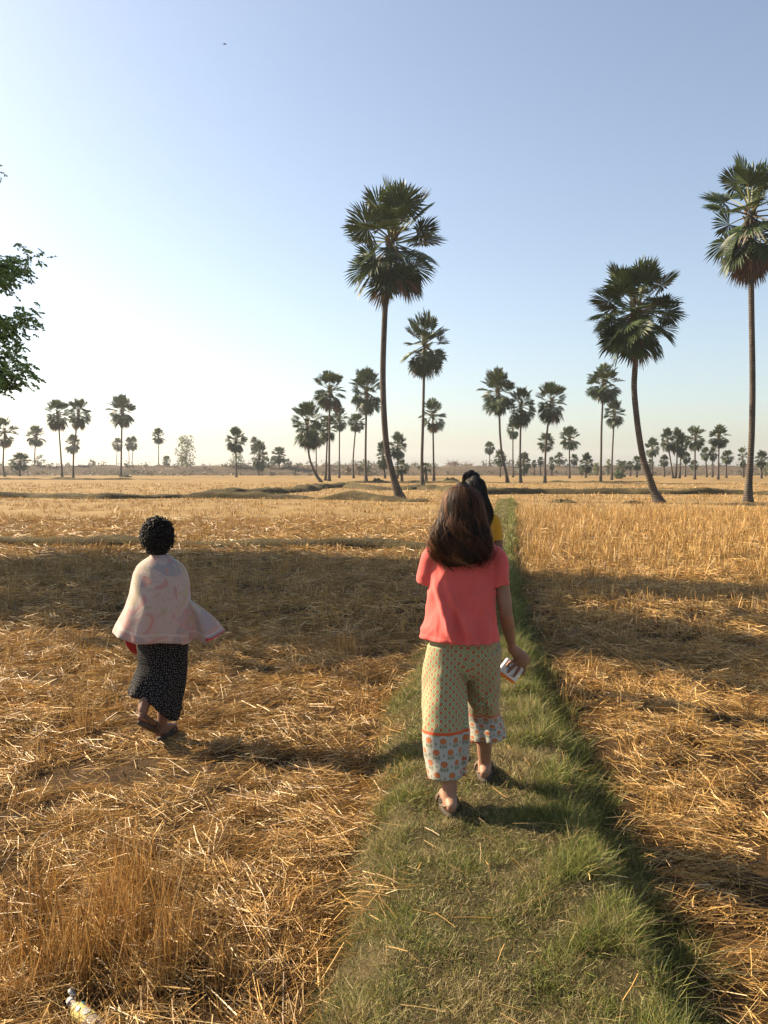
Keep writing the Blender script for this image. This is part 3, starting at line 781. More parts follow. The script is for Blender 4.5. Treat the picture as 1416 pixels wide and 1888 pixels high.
def tree(name, label, cat, bx, by, x0, x1, top, bot, cols, bark, nclump=14, dens=70, leafsize=.35, trunks=1, group=None, flat=.8, D=None, seed=0, shape='round'):
    random.seed(seed + int(bx)); D = D or ground_D(by); base = P(bx, by, D); base.z = 0
    r = empty(name, base); tag(r, label, cat, group)
    zt = P(bx, top, D).z; zb = max(.15, P(bx, bot, D).z); cx = P((x0 + x1) / 2, top, D).x - base.x; W2 = (x1 - x0) / F * D / 2
    cs, rs = [], []
    for i in range(nclump):
        q = (i + .5) / nclump; z = zb + (zt - zb) * q
        prof = {'round': math.sin(math.pi * (.12 + .78 * q)) ** .7, 'tall': .55 + .45 * math.sin(math.pi * min(1, q * 1.15)), 'tiers': .5 + .5 * math.cos(q * 3 * 6.28 / 1.0) * (1 - q * .5), 'flat': .5 + .5 * q}[shape]
        a = i * 2.4 + random.uniform(-.5, .5); rad = W2 * prof * random.uniform(.35, .75)
        rr_ = W2 * random.uniform(.28, .45)
        cs.append((cx + rad * math.cos(a), rad * math.sin(a), min(max(z, zb + rr_ * .4), zt - rr_ * flat * .8))); rs.append(rr_)
    tr = MB()
    for k in range(trunks):
        o = Vector(((k - (trunks - 1) / 2) * W2 * .35, 0, -.05)); h = zb + (zt - zb) * .55
        tr.tube([o, o + Vector((random.uniform(-.1, .1) * W2, 0, h * .5)), Vector((cx * .6 + o.x, 0, h))], [max(.06, W2 * .07), max(.05, W2 * .055), .03], 7)
        for c in cs[k::trunks]:
            s = o.lerp(Vector((cx * .6 + o.x, 0, h)), random.uniform(.35, .9)); cv = Vector(c)
            tr.tube([s, s.lerp(cv, .5) + Vector((0, 0, random.uniform(-.1, .15) * W2)), cv], [max(.035, W2 * .03), .03, .012], 5, False)
    tr.build('trunk', bark, r)
    if dens:
        bag = Bag(); leaf_cloud(bag, cs, rs, int(nclump * dens), leafsize, cols, flat=flat, droop=.4)
        link('crown', np_mesh('crown', np.concatenate(bag.V), np.concatenate(bag.F), np.concatenate(bag.C)), M['foliage'], r)
    else:       # bare crown of twigs
        tw = MB()
        for c, q in zip(cs, rs):
            for k in range(26):
                e = Vector(c) + Vector((random.gauss(0, 1), random.gauss(0, 1), random.gauss(.3, .7))) * q
                tw.tube([Vector(c), Vector(c).lerp(e, .5) + Vector((0, 0, .1 * q)), e], [.035, .025, .01], 3, False)
        tw.build('twigs', bark, r)
    return r

GRN = [(.07, .095, .035), (.09, .115, .045), (.055, .075, .03)]; PALE = [(.20, .23, .125), (.25, .265, .16), (.16, .19, .105)]; DARK = [(.05, .065, .03), (.065, .08, .035), (.04, .05, .025)]
BRN = [(.17, .12, .075), (.14, .10, .06), (.20, .14, .09)]
tree('feathery_tree', 'pale grey-green feathery tree with loose crown in the left field', 'tree', 338, 874.5, 319, 364, 803, 864, PALE, M['pale_bark'], 24, 62, .5, 2, None, .9, shape='tall')
tree('layered_tree', 'small spreading tree with flat tiers behind the slim left palm', 'tree', 69, 876, 54, 87, 839, 870, GRN, M['tree_bark'], 12, 60, .32, 1, None, .35, shape='tiers')
SH = 'shrubs at the far edge of the fields'
tree('shrub', 'small green bush at the foot of the solitary left palm', 'shrub', 231, 876, 226, 238, 855, 873, GRN, M['tree_bark'], 8, 45, .3, 1, SH)
tree('shrub', 'wide pale bush behind the trunk of the round-headed left palm', 'shrub', 437, 876, 420, 455, 837, 872, PALE, M['tree_bark'], 14, 60, .4, 1, SH)
tree('shrub', 'round dark far bush on the embankment left of the solitary palm', 'shrub', 170, 874, 161, 179, 847, 864, DARK, M['tree_bark'], 8, 45, .35, 1, SH)
tree('shrub', 'round grey bush on the horizon left of the low curved palm', 'shrub', 553, 874, 546, 560, 853, 866, PALE, M['tree_bark'], 7, 45, .35, 1, SH)
tree('shrub', 'dark green bush right of the short bushy palm at left edge', 'shrub', 25, 877, 17, 33, 848, 872, GRN, M['tree_bark'], 8, 45, .32, 1, SH)
tree('shrub', 'grey-green small tree in the gap left of the leaning palm trunk', 'shrub', 680, 878, 660, 688, 848, 870, GRN, M['tree_bark'], 10, 50, .32, 1, SH)
tree('shrub', 'brown dry bush between the wavy-trunk palm and dark high-crowned palm', 'shrub', 662, 878, 655, 669, 859, 874, BRN, M['tree_bark'], 8, 45, .3, 1, SH)
tree('shrub', 'brown dry bush left of the wavy-trunk palm', 'shrub', 641, 878, 635, 648, 860, 874, BRN, M['tree_bark'], 8, 45, .3, 1, SH)
tree('shrub', 'grey bush right behind the wide-headed small palm', 'shrub', 1042, 876, 1034, 1050, 847, 872, PALE, M['tree_bark'], 9, 50, .35, 1, SH)
tree('shrub', 'pale bush left of the taller palm of the close pair', 'shrub', 1100, 878, 1091, 1108, 853, 875, PALE, M['tree_bark'], 9, 50, .35, 1, SH)
tree('shrub', 'tall grey bush between the trunks of the close palm pair', 'shrub', 1121, 878, 1115, 1128, 847, 873, PALE, M['tree_bark'], 9, 50, .35, 1, SH)
tree('shrub', 'pale round bush just right of the close palm pair', 'shrub', 1148, 880, 1136, 1157, 848, 878, GRN, M['tree_bark'], 10, 60, .35, 1, SH)
tree('shrub', 'low spreading bush in front of the pale round bush', 'shrub', 1138, 883, 1128, 1152, 868, 881, GRN, M['tree_bark'], 8, 50, .3, 1, SH)
tree('shrub', 'tiny dark bush on the horizon below the small touching palm pair', 'shrub', 1297, 873, 1292, 1302, 861, 868, DARK, M['tree_bark'], 6, 40, .35, 1, SH)
tree('shrub', 'grey-green bush at the right edge behind the leafy palm', 'shrub', 1412, 879, 1398, 1424, 852, 874, PALE, M['tree_bark'], 9, 50, .35, 1, SH)
tree('shrub', 'low green bush under the left end of the right field palms', 'shrub', 1072, 879, 1066, 1078, 858, 874, GRN, M['tree_bark'], 7, 45, .3, 1, SH)
BT = 'bare trees on the far embankment'
tree('bare_tree', 'leafless pinkish-brown spreading tree on embankment just left of the walkers', 'tree', 836, 874, 818, 852, 852, 866, BRN, M['twig'], 12, 0, .3, 2, BT, .6, shape='flat')
tree('bare_tree', 'leafless flat-topped tree right behind the heads of the walkers', 'tree', 860, 874, 848, 874, 855, 866, BRN, M['twig'], 9, 0, .3, 1, BT, .5, shape='flat')
tree('bare_tree', 'leafless brown tree between the leaning palm and straight pale palm', 'tree', 762, 874, 752, 774, 854, 867, BRN, M['twig'], 9, 0, .3, 1, BT, .6, shape='flat')
# scrub along the embankment: one mass
bag = Bag(); cs, rs = [], []
for i in range(520):
    x = random.uniform(-150, 150); cs.append((x, 205 + random.uniform(-3, 8), 2.0 + random.uniform(0, .9) * max(0, .7 + fbm(x, 0, .05, 3, 9)))); rs.append(random.uniform(.3, 1.0))
for i in range(420):
    x = random.uniform(-150, 150); cs.append((x, 194 + random.uniform(-8, 4), random.uniform(.0, .7))); rs.append(random.uniform(.3, .8))
leaf_cloud(bag, cs, rs, 16000, .42, [(.11, .09, .06), (.09, .08, .05), (.09, .095, .05), (.14, .11, .08)])
bag.obj('scrub', M['foliage'], 'low dry scrub along the far embankment', 'scrub')

# big leafy tree left of the frame: only branch ends reach into view
random.seed(5); rng = np.random.default_rng(99)
tb = Vector((-12.6, 18.0, 0)); T = empty('leafy_tree', tb)
tag(T, 'large leafy broadleaf tree whose branch ends reach in from left edge', 'tree')
cs, rs = [], []
for i in range(90):
    while True:
        u = Vector((random.uniform(-1, 1), random.uniform(-1, 1), random.uniform(-1, 1)))
        if .25 < u.length < 1: break
    c = Vector((u.x * 4.0, u.y * 4.3, 7.6 + u.z * 4.6)); wx, wy = c.x + tb.x, c.y + tb.y; r_ = random.uniform(.7, 1.15)
    if wx + r_ > -.475 * (wy - r_) - .45: continue
    cs.append(tuple(c)); rs.append(r_)
sprays = []    # (start px, end px, distance, radius): branch ends that enter the picture
for (a, e, D) in (((-60, 520), (68, 472), 14.6), ((-60, 535), (28, 512), 14.3), ((-40, 500), (30, 490), 14.8), ((-60, 612), (66, 580), 14.2), ((-60, 632), (34, 618), 14.4), ((-50, 600), (20, 600), 14.0), ((-70, 700), (58, 682), 14.0), ((-60, 712), (28, 702), 14.1), ((-60, 680), (36, 655), 14.3), ((-60, 695), (5, 690), 14.2), ((-90, 330), (-26, 300), 14.6), ((-90, 370), (-30, 340), 14.6)):
    sprays.append((P(*a, D) - tb, P(*e, D) - tb))
tr = MB(); tr.tube([(0, 0, -.1), (.1, .1, 1.6), (0, .2, 3.4), (.2, 0, 5.2), (.1, .1, 8.5)], [.42, .32, .27, .2, .08], 12)
for c in cs[::2]:
    s = Vector((.1, .1, random.uniform(2.6, 7))); cv = Vector(c); tr.tube([s, s.lerp(cv, .5) + Vector((0, 0, .3)), cv], [.1, .06, .02], 6, False)
for (a, e) in sprays:
    s = Vector((.1, .1, max(2.6, a.z - 1.6))); tr.tube([s, s.lerp(a, .6) + Vector((0, 0, .25)), a, a.lerp(e, .5) + Vector((0, 0, .05)), e], [.1, .06, .03, .018, .006], 6, False)
tr.build('trunk', M['tree_bark'], T)
bag = Bag(); LC = [(.07, .11, .03), (.10, .15, .04), (.05, .08, .025)]
leaf_cloud(bag, cs, rs, 24000, .30, LC, droop=.6)
lp, ld, ll = [], [], []
for (a, e) in sprays:                               # pinnate leaves along each visible branch end
    ax = (e - a)
    for k in range(95):
        t = random.uniform(.1, .97); o = a.lerp(e, t) + Vector((random.gauss(0, .07), random.gauss(0, .22), random.gauss(.02, .085)))
        d = (ax.normalized() * random.uniform(.2, 1) + Vector((random.gauss(0, .6), random.gauss(0, .6), random.gauss(-.35, .45)))).normalized()
        sd = d.cross(Vector((0, 0, 1))).normalized(); Lr = random.uniform(.10, .2)
        for j in range(6):
            q = o + d * (Lr * (j + 1) / 6) + Vector((0, 0, -.05 * (j / 6) ** 2))
            for sg in (-1, 1):
                lp.append(q); ld.append((d * .55 + sd * sg + Vector((random.gauss(0, .15), random.gauss(0, .15), -.45 + random.gauss(0, .2)))).normalized()); ll.append(random.uniform(.05, .085))
lp, ld, ll = np.array(lp), np.array(ld), np.array(ll)[:, None]; s = np.cross(ld, rng.normal(0, 1, ld.shape)); s /= np.linalg.norm(s, axis=1, keepdims=True); n = len(lp)
v = np.stack([lp, lp + ld * ll * .5 + s * ll * .27, lp + ld * ll, lp + ld * ll * .5 - s * ll * .27], 1).reshape(-1, 3)
c = np.array([(.16, .24, .05), (.22, .30, .075), (.10, .16, .04)])[rng.choice(3, n)] * rng.uniform(.8, 1.4, (n, 1)); bag.add(v, np.arange(4 * n).reshape(n, 4), np.repeat(c, 4, 0))
link('crown', np_mesh('crown', np.concatenate(bag.V), np.concatenate(bag.F), np.concatenate(bag.C)), M['foliage'], T)

# ------------------------------------------------------------------ small things on the fields
def clod_heap(name, label, cat, px, py, w_, h_, mat, n, seed, group=None):
    g = G(px, py); mb = MB(); nr, ns = 26, 40; vs, fs = [(0, 0, h_ * .8)], []
    for i in range(1, nr + 1):
        t = i / nr
        for k in range(ns):
            a = 2 * math.pi * k / ns; e = 1 + .35 * noise.noise(Vector((math.cos(a) * 1.5, math.sin(a) * 1.5, seed)))
            x, y = math.cos(a) * t * e * w_ * .6, math.sin(a) * t * e * w_ * .35
            z = h_ * (1 - t ** 1.6) * (.75 + .9 * abs(noise.noise(Vector((x, y, seed)) * (3.0 / w_ * 2)))) + h_ * .5 * (1 - t) * noise.noise(Vector((x, y, seed + 3)) * (9.0 / w_))
            vs.append((x, y, max(z, -.02) - (.06 if i == nr else 0)))
    for k in range(ns):
        fs.append((0, 1 + k, 1 + (k + 1) % ns))
        for i in range(nr - 1): b0 = 1 + i * ns; fs.append((b0 + k, b0 + ns + k, b0 + ns + (k + 1) % ns, b0 + (k + 1) % ns))
    mb.add(vs, fs)
    o = mb.build(name, mat, None, True, (g[0], g[1], 0)); return tag(o, label, cat, group)
clod_heap('field_mound', 'low heap of dry clods in stubble right of the path end', 'earth heap', 1040, 927, 1.3, .22, M['bund'], 16, 3)
clod_heap('field_mound', 'small mound standing in for stubble shadow left of the bent palm base', 'earth heap', 1165, 928, 1.0, .14, M['bund'], 10, 4)  # added mound shape stands in for the stubble's shadow here
clod_heap('brush_pile', 'dark low brush pile lying just right of the thin ragged palm', 'brush pile', 830, 887, 2.2, .5, M['bund'], 12, 5)
clod_heap('brush_pile', 'brush pile of fallen debris at foot of the dark high-crowned palm', 'brush pile', 697, 890, 2.4, .5, M['bund'], 14, 6)
clod_heap('field_mound', 'mound of earth around the foot of the solitary left palm', 'earth heap', 232, 880, 2.2, .5, M['bund'], 10, 7)

# bird
bq = P(414.5, 82, 45); mb = MB()
mb.tube([(-.075, 0, 0), (-.05, 0, .012), (0, 0, .016), (.05, 0, .012), (.085, 0, .006)], [.004, .016, .021, .016, .003], 8)
for sg in (-1, 1):
    mb.add([(.03, 0, .02), (.0, .0, .022), (.01, sg * .07, .045), (-.035, sg * .07, .045), (-.02, sg * .17, .03), (-.035, sg * .17, .03), (.03, 0, .014), (0, 0, .014)], [(0, 1, 3, 2), (2, 3, 5, 4), (6, 2, 3, 7)])
mb.add([(-.06, -.006, .008), (-.06, .006, .008), (-.12, .025, .006), (-.12, -.025, .006)], [(0, 1, 2, 3)])
o = mb.build('bird', M['feather'], None, True, bq); o.rotation_euler = (R(12), R(10), R(-10)); o.scale = (1.25,) * 3
tag(o, 'tiny dark bird flying high in the sky', 'bird')

# discarded plastic bottle in the straw
q = BOT; bt = empty('plastic_bottle', (q[0], q[1], .045)); bt.scale = (.86,) * 3; bt.rotation_euler = (0, R(6), R(-42))
tag(bt, 'discarded plastic bottle with yellow wrapper lying in the straw', 'bottle')
def lathe(prof, n=24, crush=.0, a0=0, a1=2 * math.pi, off=0.0):
    mb = MB(); vs = []; fs = []
    full = abs(a1 - a0 - 2 * math.pi) < 1e-4; m = n if full else n + 1
    for (x, r_) in prof:
        for k in range(m):
            a = a0 + (a1 - a0) * k / n
            rr_ = r_ * (1 + crush * noise.noise(Vector((x * 14, math.cos(a) * 1.3, math.sin(a) * 1.3)))) + off
            vs.append((x, rr_ * math.cos(a), rr_ * math.sin(a)))
    for i in range(len(prof) - 1):
        for k in range(n if full else n):
            k2 = (k + 1) % m if full else k + 1
            fs.append((i * m + k, i * m + k2, (i + 1) * m + k2, (i + 1) * m + k))
    mb.add(vs, fs); return mb
# axis +x runs from the neck to the base
prof = [(-.028, .0), (-.028, .013), (.0, .0135), (.004, .016), (.012, .018), (.03, .027), (.045, .032)] + [(.045 + .011 * i, .032 + .0006 * (i % 2)) for i in range(1, 12)] + [(.175, .029), (.18, .02), (.178, 0)]
lathe(prof, 24, .18).build('bottle_body', M['bottle_plastic'], bt)
wr = lathe([(.026, .026), (.035, .0285), (.05, .0325), (.07, .033), (.09, .0325), (.11, .033), (.125, .0325)], 28, .18, off=.0012).build('wrapper', M['label_yellow'], bt)
for (x, ang, rx_, mt) in ((.05, R(66), .009, 'label_blue'), (.075, R(52), .012, 'label_red'), (.10, R(95), .016, 'label_white'), (.065, R(120), .010, 'label_white')):
    mb = MB(); vs = [(x, 0, 0)]
    ring = []
    for k in range(14):
        a = 2 * math.pi * k / 14; xx = x + rx_ * math.cos(a); aa = ang + rx_ * (1.0 if mt != 'label_red' else .35) * math.sin(a) / .033
        cr = .033 * (1 + .18 * noise.noise(Vector((xx * 14, math.cos(aa) * 1.3, math.sin(aa) * 1.3)))) + .0034
        ring.append((xx, cr * math.cos(aa), cr * math.sin(aa)))
    cr = .033 * (1 + .18 * noise.noise(Vector((x * 14, math.cos(ang) * 1.3, math.sin(ang) * 1.3)))) + .0036
    mb.add([(x, cr * math.cos(ang), cr * math.sin(ang))] + ring, [(0, k + 1, (k + 1) % 14 + 1) for k in range(14)])
    mb.build('printed_patch', M[mt], wr)
cp = lathe([(-.034, 0), (-.034, .0145), (-.02, .0155), (-.016, .0155), (-.016, 0)], 24).build('neck_ring', M['cap_white'], bt)
cpo = lathe([(0, 0), (0, .0165), (.003, .0175), (.014, .0175), (.014, .015)], 24).build('cap', M['cap_white'], bt); cpo.location = (-.05, .012, .012); cpo.rotation_euler = (0, R(-38), R(70))

# ------------------------------------------------------------------ people
def piece(pts, n=6, seg=20):
    """closed tube through rings (x,y,z,r) or (x,y,z,rx,ry); rx lies along world x as far as possible"""
    P4 = [tuple(p) if len(p) == 5 else (*p, p[3]) for p in pts]
    pos = spline([p[:3] for p in P4], n) if len(P4) > 2 else [Vector(P4[0][:3]).lerp(Vector(P4[1][:3]), k / n) for k in range(n + 1)]
    m = len(pos); rads = []
    for i in range(m):
        t = i / (m - 1) * (len(P4) - 1); k = min(int(t), len(P4) - 2); u = t - k; u2 = u * u * (3 - 2 * u) * .5 + u * .5
        rads.append(tuple(P4[k][j] * (1 - u2) + P4[k + 1][j] * u2 for j in (3, 4)))
    V, Fc = [], []
    rings = []
    for i, p in enumerate(pos):
        t = (pos[min(i + 1, m - 1)] - pos[max(i - 1, 0)]).normalized()
        h = Vector((1, 0, 0)) if abs(t.x) < .85 else Vector((0, 1, 0))
        u = (h - t * h.dot(t)).normalized(); b_ = t.cross(u)
        rings.append((p, t, u, b_, *rads[i]))
    full = []
    p, t, u, b_, a, c = rings[0]
    for k in (2, 1): full.append((p - t * min(a, c) * math.sin(k * .5), u, b_, a * math.cos(k * .5), c * math.cos(k * .5)))
    full += [(p, u, b_, a, c) for (p, t, u, b_, a, c) in rings]
    p, t, u, b_, a, c = rings[-1]
    for k in (1, 2): full.append((p + t * min(a, c) * math.sin(k * .5), u, b_, a * math.cos(k * .5), c * math.cos(k * .5)))
    for (p, u, b_, a, c) in full:
        for k in range(seg):
            th = 2 * math.pi * k / seg; V.append(p + u * (a * math.cos(th)) + b_ * (c * math.sin(th)))
    for i in range(len(full) - 1):
        for k in range(seg): Fc.append((i * seg + k, i * seg + (k + 1) % seg, (i + 1) * seg + (k + 1) % seg, (i + 1) * seg + k))
    Fc.append(tuple(range(seg))[::-1]); Fc.append(tuple((len(full) - 1) * seg + k for k in range(seg)))
    return V, Fc

def flatpiece(pts, n=6, seg=24):
    """like piece but with flat ends (for cloth)"""
    V, Fc = piece(pts, n, seg)
    V = V[2 * seg:-2 * seg]; r = len(V) // seg; Fc = []
    for i in range(r - 1):
        for k in range(seg): Fc.append((i * seg + k, i * seg + (k + 1) % seg, (i + 1) * seg + (k + 1) % seg, (i + 1) * seg + k))
    Fc.append(tuple(range(seg))[::-1]); Fc.append(tuple((r - 1) * seg + k for k in range(seg)))
    return V, Fc

def fuse(pieces, voxel, smooth=4):
    """one continuous surface from overlapping closed tubes; returns verts (n,3), quads list"""
    mb = MB()
    for V, Fc in pieces: mb.add(V, Fc)
    me = mb.mesh('tmp'); o = bpy.data.objects.new('tmp', me); COL.objects.link(o)
    md = o.modifiers.new('r', 'REMESH'); md.mode = 'VOXEL'; md.voxel_size = voxel; md.use_smooth_shade = True
    if smooth:
        s = o.modifiers.new('s', 'SMOOTH'); s.factor = .5; s.iterations = smooth
    dg = bpy.context.evaluated_depsgraph_get(); dg.update()
    r = bpy.data.meshes.new_from_object(o.evaluated_get(dg)); bpy.data.objects.remove(o); bpy.data.meshes.remove(me)
    v = np.empty(len(r.vertices) * 3, np.float32); r.vertices.foreach_get('co', v); v = v.reshape(-1, 3)
    nrm = np.empty(len(r.vertices) * 3, np.float32); r.vertices.foreach_get('normal', nrm); nrm = nrm.reshape(-1, 3)
    f = [tuple(p.vertices) for p in r.polygons]; bpy.data.meshes.remove(r)
    return v, nrm, f

def mesh_of(name, v, f, pat=None):
    me = bpy.data.meshes.new(name); me.from_pydata([tuple(map(float, q)) for q in v], [], f); me.update()
    me.polygons.foreach_set('use_smooth', [True] * len(me.polygons))
    if pat is not None:
        a = me.attributes.new('pat', 'FLOAT_VECTOR', 'POINT'); a.data.foreach_set('vector', np.asarray(pat, np.float32).ravel())
    return me

def cut(v, f, pred):
    """drop faces whose centre and normal satisfy pred (opens a hem)"""
    out = []
    for q in f:
        p = v[list(q)]; c = p.mean(0); n = np.cross(p[1] - p[0], p[2] - p[0]); n /= (np.linalg.norm(n) + 1e-12)
        if not pred(c, n): out.append(q)
    return out

def solid(o, t, off=0):
    s = o.modifiers.new('thickness', 'SOLIDIFY'); s.thickness = t; s.offset = -1
    if off: s.material_offset = off
    return o

def foot(ax, ay, az, toe=(0, 1, 0), L=.235, h=.0):
    """foot piece: ankle at (ax,ay,az+.075); toe direction"""
    d = Vector(toe).normalized(); a = Vector((ax, ay, az))
    heel = a - d * .055
    pts = []
    for t, r_, hz in ((0, .026, .028), (.25, .034, .036), (.5, .036, .033), (.75, .041, .022), (1, .030, .014)):
        q = heel + d * (L * t); pts.append((q.x, q.y, q.z + hz + .012, r_, hz * .85 + .004))
    return piece(pts)

def sandal(parent, ax, ay, az, toe=(0, 1, 0), L=.25, mat='sandal'):
    d = Vector(toe).normalized(); s = d.cross(Vector((0, 0, 1))).normalized(); up = s.cross(d); a = Vector((ax, ay, az)); heel = a - d * .064
    out = []
    for k in range(28):
        th = 2 * math.pi * k / 28; x = (.5 - .5 * math.cos(th)); wd = (.034 + .014 * x) * math.sin(th) * (1 if x < .8 else 1)
        out.append(heel + d * (L * x) + s * wd * 1.05)
    mb = MB(); n = len(out)
    mb.add([q for q in out] + [q + up * .016 for q in out], [tuple(range(n))[::-1], tuple(range(n, 2 * n))] + [(k, (k + 1) % n, n + (k + 1) % n, n + k) for k in range(n)])
    so = mb.build('sandal', M['sole'], parent)
    st = MB()
    for (t, hgt) in ((.66, .062), (.78, .05)):
        pts = []
        for k in range(11):
            th = math.pi * k / 10; pts.append(heel + d * L * (t + .02 * math.sin(th)) + s * (.052 * math.cos(th)) + up * (.014 + hgt * math.sin(th) * .92))
        st.tube(pts, .0065, 6); st.build('strap', M[mat], so); st = MB()
    pts = []
    for k in range(11):                          # heel strap
        th = math.pi * (k / 10) ; pts.append(heel + d * (.075 - .082 * math.sin(th)) + s * (.038 * math.cos(th)) + up * (.035 + .028 * math.sin(th)))
    st.tube(pts, .006, 6)
    # closed heel cup
    st.build('strap', M[mat], so)
    return so

def head(c, yaw=0.0, k=1.0, tilt=0.0):
    """skull, jaw, nose, lips, brow and ears; c = centre of the head; face looks towards +y"""
    m = Matrix.Rotation(yaw, 3, 'Z') @ Matrix.Rotation(tilt, 3, 'X'); c = Vector(c); out = []
    def add(pts, seg=16):
        V, Fc = piece(pts, 5, seg); out.append(([c + m @ (Vector(q) * k) for q in V], Fc))
    add([(0, -.012, -.05, .05, .06), (0, -.015, -.01, .07, .085), (0, -.012, .03, .074, .092), (0, -.010, .062, .062, .078), (0, -.010, .078, .034, .044)])
    add([(0, .035, -.095, .026, .022), (0, .032, -.07, .042, .040), (0, .025, -.03, .056, .055), (0, .02, .02, .058, .062)])
    add([(0, .092, .008, .009), (0, .104, -.018, .012), (0, .108, -.03, .014)], 10)
    add([(-.02, .082, -.058, .007), (0, .088, -.056, .009), (.02, .082, -.058, .007)], 10)
    add([(-.038, .07, .026, .011), (0, .083, .026, .011), (.038, .07, .026, .011)], 10)
    for sg in (-1, 1): add([(sg * .073, -.008, -.03, .006, .013), (sg * .080, -.012, .0, .007, .019), (sg * .080, -.014, .022, .006, .014)], 10)
    return out

def hand_pieces(wr, pts5):
    """wr: wrist point; pts5: palm chain plus fingers as lists of (x,y,z,r)"""
    return [piece(p, 5, 12) for p in pts5]

def eyes(parent, c, yaw=0.0, k=1.0):
    m = Matrix.Rotation(yaw, 3, 'Z')
    for sg in (-1, 1):
        bm = bmesh.new(); bmesh.ops.create_uvsphere(bm, u_segments=12, v_segments=8, radius=.0115 * k); me = bpy.data.meshes.new('eye'); bm.to_mesh(me); bm.free()
        o = link('eye', me, M['eye'], parent); o.location = Vector(c) + m @ (Vector((sg * .031, .072, .006)) * k)

def hair_strands(rings, n, seglen, width, cols, wave, seed, spread=.006, tip=(.9, 1.06), front=None, flick=0):
    """locks that follow a hair shell given as rings (z, cx, cy, rx, ry)"""
    rs = np.random.default_rng(seed); zs = np.array([r[0] for r in rings])[::-1]; arr = np.array(rings)[::-1]
    V, Fq, C = [], [], []; nb = 0
    z_top, z_bot = rings[0][0], rings[-1][0]
    per = 11; lock = None
    for i in range(n):
        if i % per == 0 or n < 300:          # a new lock: its strands share direction, wave and depth
            lock = dict(th=rs.uniform(0, 2 * math.pi), ph=rs.uniform(0, 6.28), fr=rs.uniform(8, 15), am=wave * rs.uniform(.3, 1.5), lay=rs.uniform(-.016, spread * 2.2), lean=rs.normal(0, .09), t1=rs.uniform(*tip), col=np.array(cols[rs.integers(len(cols))]), fl=rs.uniform(0, flick), t0=rs.uniform(0, .25) ** 1.5)
        th = lock['th'] + rs.normal(0, .055)
        if front is not None:                 # leave the face free
            if abs((th - math.pi / 2 + math.pi) % (2 * math.pi) - math.pi) < front: continue
        t1 = lock['t1'] + rs.normal(0, .025); t0 = lock['t0']; ph = lock['ph'] + rs.normal(0, .18); fr = lock['fr']; am = lock['am']; lay = lock['lay'] + rs.normal(0, .003); lean = lock['lean'] + rs.normal(0, .025)
        w_ = width * rs.uniform(.35, 1.1); col = lock['col'] * rs.uniform(.6, 1.35); fl = lock['fl']
        pts = []
        for k in range(seglen + 1):
            t = t0 + (t1 - t0) * k / seglen; z = z_top + (z_bot - z_top) * min(t, 1.0); 
            cx, cy, rx_, ry_ = (np.interp(z, zs, arr[:, j]) for j in (1, 2, 3, 4))
            a = th + lean * t + am * t * math.sin(fr * t + ph); g_ = 1 + (lay * (.6 + .9 * t) + .06 * am * t * math.sin(fr * t + ph + 1.4)) / max(rx_, .05) * min(1, t * 5) + fl * max(0, t - .8)
            pts.append(Vector((cx + rx_ * math.cos(a) * g_, cy + ry_ * math.sin(a) * g_, z - max(0, t - 1) * abs(z_top - z_bot))))
        for k, p in enumerate(pts):
            tg = (pts[min(k + 1, seglen)] - pts[max(k - 1, 0)]).normalized(); cz = np.interp(p.z, zs, arr[:, 2]); cxx = np.interp(p.z, zs, arr[:, 1])
            nr = Vector((p.x - cxx, p.y - cz, .02)).normalized(); sd = tg.cross(nr); sd = sd.normalized() if sd.length > 1e-4 else Vector((1, 0, 0))
            ww = w_ * (1 - .75 * (k / seglen) ** 2) * (.4 + .6 * min(1, k / 2)) * (.75 + .25 * math.sin(k * 1.3 + i))
            V += [p - sd * ww * .5, p + nr * ww * .22, p + sd * ww * .5]; C += [col] * 3
            if k: b0 = nb + 3 * (k - 1); Fq += [(b0, b0 + 1, b0 + 4, b0 + 3), (b0 + 1, b0 + 2, b0 + 5, b0 + 4)]
        nb = len(V)
    return np.array(V), np.array(Fq), np.array(C)

def hair_long(parent, rings, n, cols, wave, seed, width=.006, front=None, flick=0, tip=(.9, 1.05)):
    """dark inner shell and many locks in one hair mesh"""
    V, Fc = flatpiece([(cx, cy, z - (.012 if i_ == 0 else 0), rx_ * .80, ry_ * .80) for i_, (z, cx, cy, rx_, ry_) in enumerate(rings)], 5, 28)
    v2, f2, c2 = hair_strands(rings, n, 18, width, cols, wave, seed, front=front, flick=flick, tip=tip)
    if flick > .3:      # loose flyaway hairs
        v3, f3, c3 = hair_strands([(a, b_, c_, d_ * 1.10, e_ * 1.10) for a, b_, c_, d_, e_ in rings], 260, 18, width * .35, cols, wave * 1.6, seed + 9, spread=.012, front=front, flick=1.1, tip=(.9, 1.12))
        f2 = np.concatenate([f2, f3 + len(v2)]); v2 = np.concatenate([v2, v3]); c2 = np.concatenate([c2, c3])
    v = np.concatenate([np.array(V), v2]); me = bpy.data.meshes.new('hair')
    me.from_pydata([tuple(map(float, q)) for q in v], [], [tuple(q) for q in Fc] + [tuple(int(x) + len(V) for x in q) for q in f2]); me.update()
    me.polygons.foreach_set('use_smooth', [True] * len(me.polygons))
    a = me.attributes.new('col', 'FLOAT_COLOR', 'POINT'); c = np.ones((len(v), 4), np.float32); c[:len(V), :3] = np.array(cols[0]) * .5; c[len(V):, :3] = c2
    a.data.foreach_set('color', c.ravel())
    return link('hair', me, M['hair'], parent)

